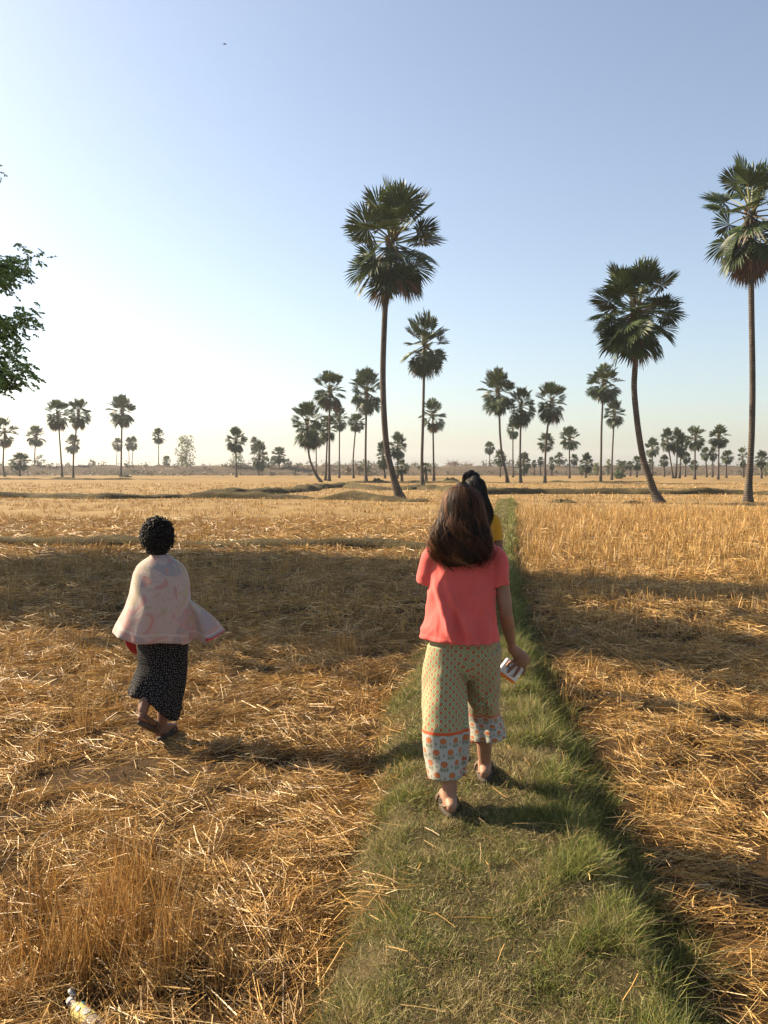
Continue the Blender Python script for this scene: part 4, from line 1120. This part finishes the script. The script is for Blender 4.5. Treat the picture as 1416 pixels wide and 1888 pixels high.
# ---- the woman in coral walking in front
WX, WY = .398, 4.12
WZ = bank_z(WX, WY)
body = [piece([(0, 0, .80, .135, .10), (0, 0, .92, .15, .105), (0, .005, 1.02, .125, .09), (0, .0, 1.14, .135, .09), (0, -.01, 1.24, .135, .072), (0, -.012, 1.29, .08, .05), (0, -.008, 1.36, .045, .045)], 5, 24),
        piece([(-.005, -.01, 1.30, .052, .052), (-.01, .0, 1.37, .046, .047), (-.013, .008, 1.43, .046, .05)], 4, 16),
        # right arm, hanging
        piece([(.10, -.01, 1.265, .04), (.155, -.012, 1.225, .042), (.176, -.016, 1.14, .041), (.196, -.022, 1.04, .037), (.208, -.024, .955, .034), (.226, .03, .885, .035), (.246, .08, .81, .027), (.258, .105, .765, .0215, .024)], 5, 16),
        # left arm, swung forward
        piece([(-.10, -.01, 1.265, .04), (-.16, .0, 1.225, .042), (-.178, .04, 1.15, .039), (-.140, .13, 1.07, .035), (-.115, .20, 1.02, .033), (-.115, .27, .98, .028), (-.12, .31, .95, .024)], 5, 16),
        # legs
        piece([(-.075, 0, .84, .095), (-.085, -.02, .68, .08), (-.082, -.055, .49, .055), (-.082, -.12, .33, .055), (-.082, -.17, .22, .042), (-.08, -.195, .10, .034), (-.08, -.2, .05, .036)], 5, 16),
        piece([(.075, 0, .84, .095), (.095, .1, .68, .08), (.11, .17, .49, .055), (.125, .19, .33, .054), (.135, .215, .20, .040), (.14, .235, .10, .033), (.14, .235, .055, .036)], 5, 16),
        foot(-.08, -.20, .02, (-.06, 1, 0)), foot(.14, .235, .02, (.12, 1, -.0)),
        # left hand, loosely curled
        piece([(-.12, .31, .95, .024, .018), (-.115, .35, .94, .036, .014), (-.11, .385, .93, .036, .013)], 4, 12)]
for k, (dx, L) in enumerate(((-.03, .06), (-.01, .068), (.012, .064), (.031, .05))):
    body.append(piece([(-.11 + dx, .385, .93, .0085), (-.11 + dx, .385 + L * .6, .915, .008), (-.108 + dx * .9, .385 + L * .8, .885, .007)], 4, 10))
body.append(piece([(-.085, .33, .945, .011), (-.07, .355, .925, .0095), (-.068, .38, .905, .008)], 4, 10))
# right hand over the carton: the camera sees the back of the hand, fingers lie on the near face
BC = Vector((.262, .168, .612)); be1 = Vector((.80, .0, -.60)).normalized(); be2 = Vector((.60, -.0, .80)).normalized(); bn = be1.cross(be2)   # bn points to +/-y
if bn.y > 0: bn = -bn
def B(u, v, n): return BC + be1 * u + be2 * v + bn * n
bw, bh, bd_ = .052, .046, .018       # half sizes of the carton
body += [piece([(.258, .105, .765, .0215, .024), (.270, .118, .735, .029, .021), (*B(.004, .094, .038), .036, .019), (*B(.008, .072, .036), .037, .016)], 5, 14)]
for (u0, v0, u1, v1, u2, v2, r_) in ((-.022, .070, -.034, .040, -.036, .012, .0086), (-.003, .068, -.007, .030, -.010, -.010, .0092), (.017, .066, .024, .028, .028, -.010, .0090), (.036, .072, .052, .050, .060, .022, .0080)):
    body.append(piece([(*B(u0, v0 + .012, .036), r_ * 1.15), (*B(u0, v0, bd_ + .019), r_ * 1.1), (*B(u1, v1, bd_ + .012), r_), (*B(u2, v2, bd_ + .0075), r_ * .82)], 5, 10))
body.append(piece([(*B(.030, .088, .028), .012), (*B(.034, .074, .0), .0115), (*B(.020, .052, -bd_ - .006), .0095), (*B(.004, .030, -bd_ - .008), .008)], 5, 10))
body += head((-.013, .02, 1.478), .05, .98)
v, nr, f = fuse(body, .0045, 5)
W1 = link('person', mesh_of('person', v, f), M['skin_light'], None, (WX, WY, WZ))
tag(W1, 'person in coral shirt and printed wide trousers walking on grassy path, back turned', 'person', 'people walking through the fields')
eyes(W1, (-.013, .02, 1.478), .05, .98)

# shirt
def shirt(parent, torso, sleeves, mat, voxel, hem_z, fold, name='shirt', seed=0.0):
    v, nr, f = fuse([flatpiece(torso, 6, 32)] + [flatpiece(s, 6, 20) for s in sleeves], voxel, 3)
    ends = [(np.array(s[-1][:3]), np.array((Vector(s[-1][:3]) - Vector(s[-2][:3])).normalized())) for s in sleeves]
    def pred(c, n):
        if n[2] < -.6 and c[2] < hem_z(c) + .02: return True
        for e, d in ends:
            if n @ d > .6 and abs((c - e) @ d) < .02 and np.linalg.norm(c - e) < .09: return True
        return False
    f = cut(v, f, pred)
    dsp = np.array([fold(*map(float, p)) for p in v]); nr = nr.copy(); nr[:, 2] *= np.clip((v[:, 2] - hem_z(0) - .03) / .08, 0, 1)
    v = v + nr * dsp[:, None]
    return solid(link(name, mesh_of(name, v, f), M[mat], parent), .003)

def fold1(x, y, z):
    t = max(0, 1.2 - z)
    a = math.atan2(x, -y)
    s = .013 * t / .4 * noise.noise(Vector((a * 2.2, z * 1.2, 3.0))) + .010 * (.4 - abs(noise.noise(Vector(((x + z * .55) * 11, y * 5, (z - x * .5) * 3.0 + 7))))) * min(1, t * 5) + .007 * (.4 - abs(noise.noise(Vector(((x * .9 - z * .4) * 15, y * 6, z * 6 + 2))))) * min(1, max(0, 1.32 - z) * 5)
    # diagonal drag folds from the left side
    s += .010 * math.exp(-((x + .12 - (1.05 - z) * .28) / .018) ** 2) * min(1, max(0, 1.2 - z) * 5)
    s += .008 * math.exp(-((x + .05 - (1.0 - z) * .35) / .015) ** 2) * min(1, max(0, 1.12 - z) * 6)
    s += .012 * math.exp(-((x - .095 - (z - .85) * .05) / .014) ** 2) * min(1, max(0, 1.0 - z) * 8)
    s += .009 * math.exp(-((x + .02 - (.95 - z) * .5) / .016) ** 2) * min(1, max(0, 1.02 - z) * 7)
    return 2.3 * s + (.003 if z < .84 else 0) + .004 * noise.noise(Vector((x, y, z * .6)) * 16)
torso = [(-.015, -.012, .815, .186, .135), (-.014, -.012, .86, .180, .130), (-.010, -.01, .95, .163, .118), (-.006, -.008, 1.08, .163, .112), (0, -.008, 1.19, .170, .105), (0, -.01, 1.265, .158, .085), (0, -.01, 1.315, .105, .065), (0, -.008, 1.345, .065, .058)]
sl_l = [(-.10, -.008, 1.262, .055, .055), (-.154, .0, 1.225, .055, .055), (-.171, .022, 1.16, .051, .057), (-.176, .036, 1.10, .049, .057)]
sl_r = [(.10, -.01, 1.262, .055, .055), (.155, -.012, 1.225, .058, .056), (.172, -.016, 1.15, .053, .056), (.178, -.018, 1.085, .051, .056)]
shirt(W1, torso, [sl_l, sl_r], 'coral_cloth', .006, lambda c: .815, fold1)

# trousers
def trousers(parent, pelvis, legs, hems, mat, voxel, fold, name='trousers'):
    v, nr, f = fuse([piece(pelvis, 5, 32)] + [flatpiece(l, 7, 28) for l in legs], voxel, 4)
    ends = [(np.array(l[-1][:3]), np.array((Vector(l[-1][:3]) - Vector(l[-2][:3])).normalized()), l[-1][3]) for l in legs]
    def pred(c, n):
        return any(n @ d > .6 and abs((c - e) @ d) < .03 and np.linalg.norm(c - e) < r_ * 1.6 for e, d, r_ in ends)
    f = cut(v, f, pred)
    pat = []
    ax = [[np.array([p[2] for p in l][::-1]), np.array([p[0] for p in l][::-1]), np.array([p[1] for p in l][::-1])] for l in legs]
    for p in v:
        k = 0 if np.linalg.norm(p[:2] - [np.interp(p[2], ax[0][0], ax[0][1]), np.interp(p[2], ax[0][0], ax[0][2])]) < np.linalg.norm(p[:2] - [np.interp(p[2], ax[1][0], ax[1][1]), np.interp(p[2], ax[1][0], ax[1][2])]) else 1
        z_, x_, y_ = ax[k]; a = math.atan2(p[0] - np.interp(p[2], z_, x_), -(p[1] - np.interp(p[2], z_, y_)))
        pat.append((a * .115 + k * .5, (p[2] - hems[k]) * 1.08 if k == 0 or mat != 'printed' else (1.75 * (p[2] - hems[k]) if p[2] - hems[k] < .145 else .109 + p[2] - hems[k]), 0))
    dsp = np.array([fold(*map(float, p)) for p in v]); nr = nr.copy(); nr[:, 2] *= np.clip((v[:, 2] - .30) / .1, 0, 1); v = v + nr * dsp[:, None]
    return solid(link(name, mesh_of(name, v, f, pat), M[mat], parent), .003)
def fold2(x, y, z):
    t = max(0, .82 - z); c = -.085 if x < .02 else .11
    a = math.atan2(x - c, -y)
    return (.015 * t / .6 * math.sin(a * 4 + 3 * math.sin(z * 4) + (0 if x < 0 else 2)) + .010 * noise.noise(Vector((x * 9, y * 9, z * 3.2))) * min(1, t * 3) + .012 * (.5 - abs(noise.noise(Vector((x * 7 + z * 3.5, y * 7, z * 7 - x * 4))))) * (1 if x > 0.02 else .6) + .003 * noise.noise(Vector((x, y, z)) * 18))
legL = [(-.085, .0, .78, .095, .11), (-.095, -.01, .65, .104, .120), (-.100, -.035, .50, .110, .122), (-.102, -.08, .34, .116, .118), (-.094, -.12, .155, .101, .108)]
legR = [(.085, .0, .78, .100, .11), (.095, .05, .64, .098, .115), (.105, .12, .50, .088, .105), (.122, .17, .38, .085, .10), (.135, .16, .252, .093, .115)]
trousers(W1, [(0, 0, .72, .165, .115), (0, 0, .82, .168, .12), (0, 0, .92, .155, .11), (0, 0, .98, .13, .09)], [legL, legR], (.155, .252), 'printed', .006, fold2)
sandal(W1, -.08, -.20, .006, (-.06, 1, 0)); sandal(W1, .14, .235, .006, (.12, 1, 0))
rings1 = [(1.594, -.013, -.008, .014, .018), (1.589, -.013, -.009, .036, .046), (1.575, -.012, -.011, .058, .076), (1.554, -.011, -.014, .074, .090), (1.52, -.010, -.018, .087, .098), (1.48, -.010, -.026, .092, .098), (1.44, -.013, -.04, .098, .092), (1.40, -.017, -.055, .110, .084), (1.36, -.022, -.068, .126, .074), (1.32, -.024, -.08, .137, .066), (1.27, -.022, -.09, .138, .056), (1.235, -.019, -.094, .126, .046), (1.20, -.014, -.092, .100, .034)]
HB = [(.028, .014, .008), (.06, .026, .012), (.17, .068, .028), (.012, .007, .005), (.09, .037, .017)]
hair_long(W1, rings1, 4200, HB, .34, 3, .0055, front=.75, flick=.5, tip=(.74, 1.06))

# carton held in the hand
def T_(p): return p
ct = empty('carton', (WX + BC.x, WY + BC.y, WZ + BC.z)); tag(ct, 'small white carton with orange base held in the coral-shirted person\'s hand', 'carton')
rot = Matrix((be1, bn, be2)).transposed()
def box_part(name, x0, x1, y0, y1, z0, z1, mat, bev=.0015):
    bm = bmesh.new(); bmesh.ops.create_cube(bm, size=1)
    for q in bm.verts: q.co = Vector(((x0 + x1) / 2 + q.co.x * (x1 - x0), (y0 + y1) / 2 + q.co.y * (y1 - y0), (z0 + z1) / 2 + q.co.z * (z1 - z0)))
    if bev: bmesh.ops.bevel(bm, geom=bm.edges[:], offset=bev, segments=2, affect='EDGES')
    for q in bm.verts: q.co = rot @ q.co
    me = bpy.data.meshes.new(name); bm.to_mesh(me); bm.free(); return link(name, me, M[mat], ct)
box_part('carton_body', -bw, bw, -bd_, bd_, -bh + .016, bh, 'carton_white')
box_part('base_band', -bw - .0004, bw + .0004, -bd_ - .0004, bd_ + .0004, -bh, -bh + .0158, 'carton_orange')
ink = MB()
def stroke(u0, u1, v0, v1):
    ink.add([rot @ Vector(q) for q in ((u0, bd_ + .0006, v0), (u1, bd_ + .0006, v0), (u1, bd_ + .0006, v1), (u0, bd_ + .0006, v1))], [(0, 1, 2, 3)])
for k, (u, wd, hh) in enumerate(((-.036, .006, .010), (-.028, .004, .014), (-.021, .006, .010), (-.013, .003, .012))): stroke(u, u + wd, .006, .006 + hh)
stroke(-.034, -.008, -.001, .0012); stroke(.004, .028, -.018, -.016)
ink.build('printed_marks', M['carton_ink'], ct, False)

# ---- the short woman with the shawl in the left field
SX, SY = -1.512, 5.63; SZ = ground_z(SX, SY) + .01
hc = Vector((-.028, .01, 1.375))
body = [piece([(0, 0, .72, .13, .10), (0, 0, .85, .15, .11), (0, .0, .97, .125, .095), (0, 0, 1.06, .12, .085), (-.01, 0, 1.15, .095, .06), (-.015, 0, 1.22, .05, .045)], 5, 24),
        piece([(-.015, -.005, 1.20, .05), (-.02, .0, 1.26, .045), (-.026, .005, 1.32, .045)], 4, 16),
        piece([(-.08, 0, 1.15, .035), (-.125, .02, 1.10, .036), (-.155, .03, 1.0, .033), (-.165, .05, .92, .03), (-.13, .15, .94, .027), (-.10, .2, .97, .022)], 5, 14),
        piece([(.04, 0, 1.15, .035), (.085, .02, 1.10, .036), (.115, .03, 1.0, .033), (.12, .06, .92, .03), (.09, .15, .92, .027), (.06, .2, .95, .022)], 5, 14),
        piece([(-.10, .2, .97, .02), (-.07, .225, .985, .03, .014), (-.05, .24, .99, .028, .013)], 4, 12), piece([(.06, .2, .95, .02), (.03, .225, .96, .03, .014), (.01, .24, .97, .028, .013)], 4, 12),
        # right leg planted, left leg behind with the heel up
        piece([(.06, 0, .74, .09), (.03, .03, .56, .075), (.005, .06, .42, .053), (-.012, .045, .28, .05), (-.02, .02, .15, .036), (-.022, .01, .08, .031), (-.022, .01, .05, .033)], 5, 16),
        piece([(-.06, 0, .74, .09), (-.07, .02, .56, .075), (-.075, .0, .43, .053), (-.088, -.09, .34, .048), (-.094, -.165, .265, .035), (-.096, -.185, .225, .031)], 5, 16),
        foot(-.022, .01, .018, (.22, 1, 0), .225)]
# lifted foot: toes down
hl = Vector((-.098, -.215, .215)); tdir = Vector((.30, .76, -.52)).normalized()
pts = []
for t, r_, hz in ((0, .025, .026), (.25, .033, .032), (.5, .035, .028), (.75, .038, .02), (1, .028, .013)):
    q = hl + tdir * (.215 * t); pts.append((q.x, q.y, q.z, r_, hz))
body.append(piece(pts))
for sg, bx0 in ((-1, -.05), (1, .01)):
    for k in range(4):
        o = Vector((bx0, .24, .99 - .02 * k + (0 if sg < 0 else -.02))); body.append(piece([(*o, .0085), (o.x - sg * .03, o.y + .012, o.z, .008), (o.x - sg * .045, o.y - .012, o.z - .004, .007)], 4, 10))
    o = Vector((bx0 + sg * .03, .225, 1.0)); body.append(piece([(*o, .011), (o.x - sg * .02, .235, 1.03, .009), (o.x - sg * .04, .235, 1.035, .008)], 4, 10))
body += head(hc, -.35, .97)
v, nr, f = fuse(body, .005, 5)
W2 = link('person', mesh_of('person', v, f), M['skin_brown'], None, (SX, SY, SZ))
tag(W2, 'short curly-haired person in pink shawl and dotted black skirt walking through straw field', 'person', 'people walking through the fields')
eyes(W2, hc, -.35, .97); W2.scale = (1.015,) * 3
sandal(W2, -.022, .01, .004, (.22, 1, 0), .24)
so = sandal(W2, 0, 0, 0, (0, 1, 0), .235)     # sandal on the lifted foot
sx_ = tdir.cross(Vector((0, 0, 1))).normalized(); ux_ = sx_.cross(tdir); q = Matrix((sx_, tdir, ux_)).transposed().to_4x4(); so.matrix_local = Matrix.Translation(hl - ux_ * .044 + tdir * .052) @ q
# skirt
def skirt(parent):
    n, m = 72, 26; V, pat = [], []
    rows = [(.80, -.01, 0, .150, .115), (.66, .0, .0, .170, .125), (.52, -.004, .0, .165, .125), (.38, -.015, -.02, .165, .14), (.28, -.03, -.035, .172, .15), (.0, -.035, -.04, .175, .155)]
    zr = np.array([r_[0] for r_ in rows])[::-1]; ar = np.array(rows)[::-1]
    for i in range(m + 1):
        for k in range(n + 1):
            th = 2 * math.pi * k / n + math.pi / 2     # seam at the front
            cx_, cy_ = math.cos(th), math.sin(th)
            # hem slants: high at the left-back (lifted leg), low at the right
            hem = .262 - .10 * cx_ + .018 * math.sin(th * 3 + .6)
            t = i / m; z = .82 * (1 - t) + hem * t
            c0, c1, rx_, ry_ = (np.interp(z, zr, ar[:, j]) for j in (1, 2, 3, 4))
            lowr = max(0, (.52 - z) / .4)
            fo = 1 + lowr * (.10 * math.sin(th * 6 + 1.0 + 3 * lowr) + .05 * math.sin(th * 11 + 2)) - .03 * math.sin(th * 5 + z * 12)
            push = -.125 * lowr * max(0, -cx_) ** 1.2 + .03 * lowr * max(0, cx_) * (-1)     # sweep to the left below the knee, hug at the right
            x = c0 + rx_ * cx_ * fo + push; y = c1 + ry_ * cy_ * fo
            V.append((x, y, z)); pat.append(((th) * .17, .82 - (.82 - z) * 1.02, 0))
    ii = np.arange(len(V)).reshape(m + 1, n + 1); f = np.stack([ii[:-1, :-1], ii[1:, :-1], ii[1:, 1:], ii[:-1, 1:]], -1).reshape(-1, 4)
    return solid(link('skirt', np_mesh('skirt', V, f, pat=pat, smooth=True), M['dotted'], parent), .003)
skirt(W2)
# shawl
def shawl(parent):
    n, m = 96, 40; V, pat = [], []
    # outline seen from behind: for height z, left and right extent
    zt = np.array([.66, .70, .76, .85, .93, 1.0, 1.08, 1.14, 1.19, 1.22, 1.245, 1.26]); xl = np.array([-.37, -.365, -.335, -.29, -.25, -.222, -.207, -.194, -.168, -.132, -.090, -.075]); xr = np.array([.19, .19, .190, .190, .190, .188, .182, .168, .138, .102, .055, .038])
    for i in range(m + 1):
        t = i / m
        for k in range(n + 1):
            u = k / n; th = -math.pi * .5 + (u - .5) * 2 * R(150)      # -90 deg = back centre; left of the back is u < .5
            cx_, cy_ = math.cos(th), math.sin(th)
            hem = .704 + .05 * max(0, -cx_) ** 2 - .025 * max(0, cx_) + .006 * math.sin(th * 5) - .17 * math.exp(-(u / .09) ** 2)
            z = 1.262 * (1 - t) + hem * t if t < 1 else hem
            a, b_ = np.interp(z, zt, xl), np.interp(z, zt, xr); c0 = (a + b_) / 2; rx_ = (b_ - a) / 2
            ry_ = np.interp(z, zt, [.205, .20, .195, .185, .17, .155, .14, .125, .105, .085, .068, .062])
            fo = 1 + max(0, 1.17 - z) * (.13 * math.sin(th * 4 + 4 * z) + .12 * math.sin(th * 9 + 1 + z * 3)) * (1 - abs(cx_) ** 4)
            # the left edge flares into a soft point
            x = c0 + rx_ * cx_ * (1 if abs(cx_) > .98 else (1 + (fo - 1) * .3)); x += .010 * (1.2 - z) * math.sin(z * 22 + th * 2); y = -.005 + ry_ * cy_ * fo + .03 * max(0, -cx_) * t
            drag = .040 * (.4 - abs(noise.noise(Vector(((x * .9 + z * .35) * 8, z * 2.0, 4.0))))) * min(1, max(0, 1.22 - z) * 5) + .010 * math.sin(25 * (x * .8 + (1.2 - z) * .5)) * max(0, 1.25 - z) + .03 * math.exp(-((x - .135 - (1.0 - z) * .1) / .018) ** 2) * min(1, max(0, 1.0 - z) * 4); V.append((x, y - drag, z)); pat.append((u * 1.3, (z - hem), 0))
    ii = np.arange(len(V)).reshape(m + 1, n + 1); f = [np.stack([ii[:-1, :-1], ii[1:, :-1], ii[1:, 1:], ii[:-1, 1:]], -1).reshape(-1, 4)]
    # the loose end blown out to the right: fans from the side of the shawl
    b0 = len(V); n2, m2 = 26, 22
    for i in range(m2 + 1):
        t = i / m2
        for k in range(n2 + 1):
            u = k / n2
            top = Vector((.172, -.055, .985)); hem0 = Vector((.186, -.085, .668)); tip = Vector((.415, .03, .705)); shoulder = Vector((.195, .0, .95))
            A = top.lerp(hem0, t); Bq = shoulder.lerp(tip, t ** .9) + Vector((.028 * math.sin(t * math.pi), 0, .0))
            q = A.lerp(Bq, u); q.y += .05 * math.sin(u * 6.5 + .5) * t - .02 * math.sin(u * math.pi) ; q.z += .022 * t * math.sin(u * 5.6 + 1.2) - .02 * t * u * (1 - u)
            fo_ = t - .90 + .10 * (1 - u)
            if u > .55 and fo_ > .045: q.z += 2 * (fo_ - .045) * .28 * .9; q.y -= .016; q.x -= .01     # the corner is turned back
            V.append(tuple(q)); pat.append((1.5 + u * .3, (1 - t) * .28, 0))
    ii = b0 + np.arange((m2 + 1) * (n2 + 1)).reshape(m2 + 1, n2 + 1); f.append(np.stack([ii[:-1, :-1], ii[1:, :-1], ii[1:, 1:], ii[:-1, 1:]], -1).reshape(-1, 4))
    o = link('shawl', np_mesh('shawl', V, np.concatenate(f), pat=pat, smooth=True), [M['shawl'], M['red_lining']], parent)
    return solid(o, .004, 1)
shawl(W2)
# short curly hair: dark cap and many small curls
def curly(parent, c, seed):
    rs = random.Random(seed); mb = MB(); c = Vector(c)
    V, Fc = piece([(c.x, c.y - .03, c.z - .075, .062, .055), (c.x, c.y - .022, c.z - .03, .084, .088), (c.x, c.y - .018, c.z + .03, .089, .098), (c.x, c.y - .015, c.z + .075, .072, .085), (c.x, c.y - .012, c.z + .10, .035, .045)], 5, 24)
    mb.add([Vector(q) + Vector((q - c)).normalized() * .006 * noise.noise(Vector(q) * 40) for q in V], Fc, (.008, .007, .007))
    for i in range(620):
        d = Vector((rs.gauss(0, 1), rs.gauss(-.2, 1), rs.gauss(.1, 1))).normalized()
        if d.y > .35 and d.z < .45: continue
        if d.z < -.78: continue
        nap = 1 - .30 * max(0, -d.z - .35) / .65; o = c + Vector((d.x * .086 * nap, d.y * .100 * nap - .02, d.z * .114 + .006)) + d * rs.uniform(-.006, .012); n1 = d.cross(Vector((0, 0, 1))); n1 = n1.normalized() if n1.length > .1 else Vector((1, 0, 0)); n2 = n1.cross(d)
        r_ = rs.uniform(.009, .019); ph = rs.uniform(0, 6.28); sg = rs.choice((-1, 1)); pts = []
        for k in range(9):
            a = ph + sg * k * .75; pts.append(o + n1 * r_ * math.cos(a) + n2 * (r_ * math.sin(a) - .002 * k) + d * (.008 * math.sin(k * 1.1) + .0016 * k))
        g = rs.uniform(.5, 1.5); mb.tube(pts, [.0038] * 8 + [.0015], 5, False, (.010 * g, .0085 * g, .008 * g))
    return mb.build('hair', M['hair'], parent)
curly(W2, hc, 4)

# ---- two walkers further along the bank
def walker(label, x, y, k, skinm, shirtm, legm, hair_rings, hcols, hn, seed, hw=.008, wave=.08, front=.75):
    z0 = bank_z(x, y)
    b_ = [piece([(0, 0, .80, .13, .10), (0, 0, .92, .145, .105), (0, .0, 1.03, .125, .09), (0, 0, 1.14, .135, .09), (0, -.01, 1.24, .135, .072), (0, -.01, 1.29, .08, .05), (0, -.005, 1.36, .045)], 4, 20),
          piece([(0, -.01, 1.30, .05), (0, .0, 1.37, .046), (0, .008, 1.43, .046)], 4, 14)]
    for sg, sw in ((-1, .06), (1, -.02)):
        b_.append(piece([(sg * .10, -.01, 1.262, .04), (sg * .16, 0, 1.22, .042), (sg * .186, sw * .3, 1.12, .04), (sg * .205, sw, .98, .034), (sg * .21, sw + .06, .86, .03), (sg * .205, sw + .11, .77, .023)], 4, 14))
        w_ = Vector((sg * .205, sw + .11, .77)); b_.append(piece([(*w_, .022, .018), (w_.x, w_.y + .02, w_.z - .04, .02, .036), (w_.x - sg * .004, w_.y + .03, w_.z - .08, .014, .036)], 4, 12))
        for j in range(4):
            o = Vector((w_.x - sg * .004, w_.y + .06 - .02 * j, w_.z - .08)); L = (.055, .066, .07, .058)[j]; b_.append(piece([(*o, .0088), (o.x, o.y + .004, o.z - L * .6, .0082), (o.x - sg * .012, o.y + .01, o.z - L, .007)], 4, 10))
        b_.append(piece([(w_.x - sg * .01, w_.y + .045, w_.z - .03, .011), (w_.x - sg * .02, w_.y + .07, w_.z - .06, .0095), (w_.x - sg * .02, w_.y + .075, w_.z - .09, .008)], 4, 10))
        st = .18 * sg
        b_.append(piece([(sg * .075, 0, .84, .092), (sg * .08, st * .4, .66, .078), (sg * .08, st * .7 + .02, .48, .054), (sg * .08, st * .85, .30, .05), (sg * .08, st, .12, .034), (sg * .08, st, .05, .035)], 4, 14)); b_.append(foot(sg * .08, st, .018))
    b_ += head((0, .015, 1.475), 0, .98)
    v, nr, f = fuse(b_, .007, 3)
    o = link('person', mesh_of('person', v, f), M[skinm], None, (x, y, z0)); o.scale = (k,) * 3
    tag(o, label, 'person', 'people walking through the fields'); eyes(o, (0, .015, 1.475), 0, .98)
    fo = lambda a, c, e: .006 * math.sin(math.atan2(a, -c) * 7 + e * 8) * max(0, 1.2 - e) / .3
    shirt(o, [(0, -.01, .80, .172, .13), (0, -.01, .95, .165, .118), (0, -.008, 1.1, .165, .112), (0, -.008, 1.2, .172, .105), (0, -.01, 1.265, .16, .085), (0, -.01, 1.315, .105, .065), (0, -.008, 1.345, .065, .058)],
          [[(sg * .10, -.01, 1.262, .055, .055), (sg * .16, 0, 1.225, .058, .056), (sg * .182, .01 * (1 if sg < 0 else 0), 1.14, .054, .056), (sg * .188, .02 if sg < 0 else -.006, 1.06, .052, .055)] for sg in (-1, 1)], shirtm, .009, lambda c: .80, fo)
    trousers(o, [(0, 0, .72, .16, .115), (0, 0, .82, .165, .12), (0, 0, .92, .15, .11)], [[(sg * .08, 0, .78, .10, .11), (sg * .084, .18 * sg * .4, .62, .092, .10), (sg * .084, .18 * sg * .75, .42, .08, .088), (sg * .082, .18 * sg * .95, .14, .066, .072)] for sg in (-1, 1)], (.14, .14), legm, .009, lambda a, c, e: .005 * math.sin(e * 20 + a * 30))
    for sg in (-1, 1): sandal(o, sg * .08, .18 * sg, .004)
    hair_long(o, hair_rings, hn, hcols, wave, seed, hw, front)
    return o
BLK = [(.010, .0085, .008), (.016, .013, .012), (.022, .016, .013)]
rl = [(1.597, 0, -.008, .016, .02), (1.592, 0, -.009, .04, .05), (1.578, 0, -.011, .064, .08), (1.556, 0, -.014, .078, .092), (1.52, .0, -.018, .083, .098), (1.48, .0, -.026, .086, .098), (1.43, .004, -.045, .090, .086), (1.38, .014, -.06, .096, .074), (1.33, .026, -.075, .100, .062), (1.28, .034, -.085, .098, .052), (1.22, .036, -.095, .082, .042), (1.16, .034, -.10, .055, .03)]
walker('person in yellow top with long black hair, mostly hidden behind the coral-shirted walker', .755, 6.9, 1.0, 'skin_brown', 'yellow_cloth', 'dark_cloth', rl, BLK, 900, 21)
rsht = [(1.597, 0, -.008, .016, .02), (1.592, 0, -.009, .04, .05), (1.578, 0, -.011, .064, .08), (1.556, 0, -.014, .081, .095), (1.52, .0, -.018, .086, .10), (1.48, .0, -.024, .088, .10), (1.44, .0, -.032, .082, .09), (1.40, 0, -.036, .066, .066), (1.38, 0, -.036, .05, .045)]
walker('farthest walker, only the top of a black-haired head showing', .945, 9.0, 1.022, 'skin_tan', 'blue_cloth', 'brown_cloth', rsht, BLK, 700, 22, .008, .03, .9)

# ------------------------------------------------------------------ haze
bm = bmesh.new(); bmesh.ops.create_cube(bm, size=1)
for q in bm.verts: q.co = Vector((q.co.x * 3040, q.co.y * 3040, -1.0 if q.co.z < 0 else 30.0))
me = bpy.data.meshes.new('haze'); bm.to_mesh(me); bm.free()
hm = bpy.data.materials.new('haze'); hm.use_nodes = True; hn = hm.node_tree; hn.nodes.remove(hn.nodes['Principled BSDF'])
pv = hn.nodes.new('ShaderNodeVolumePrincipled'); pv.inputs['Color'].default_value = (.88, .93, 1.0, 1); pv.inputs['Density'].default_value = .00028; pv.inputs['Anisotropy'].default_value = .25
hn.links.new(pv.outputs[0], hn.nodes['Material Output'].inputs['Volume'])
tag(link('haze', me, hm), 'thin pale haze in the air', 'haze', kind='stuff')
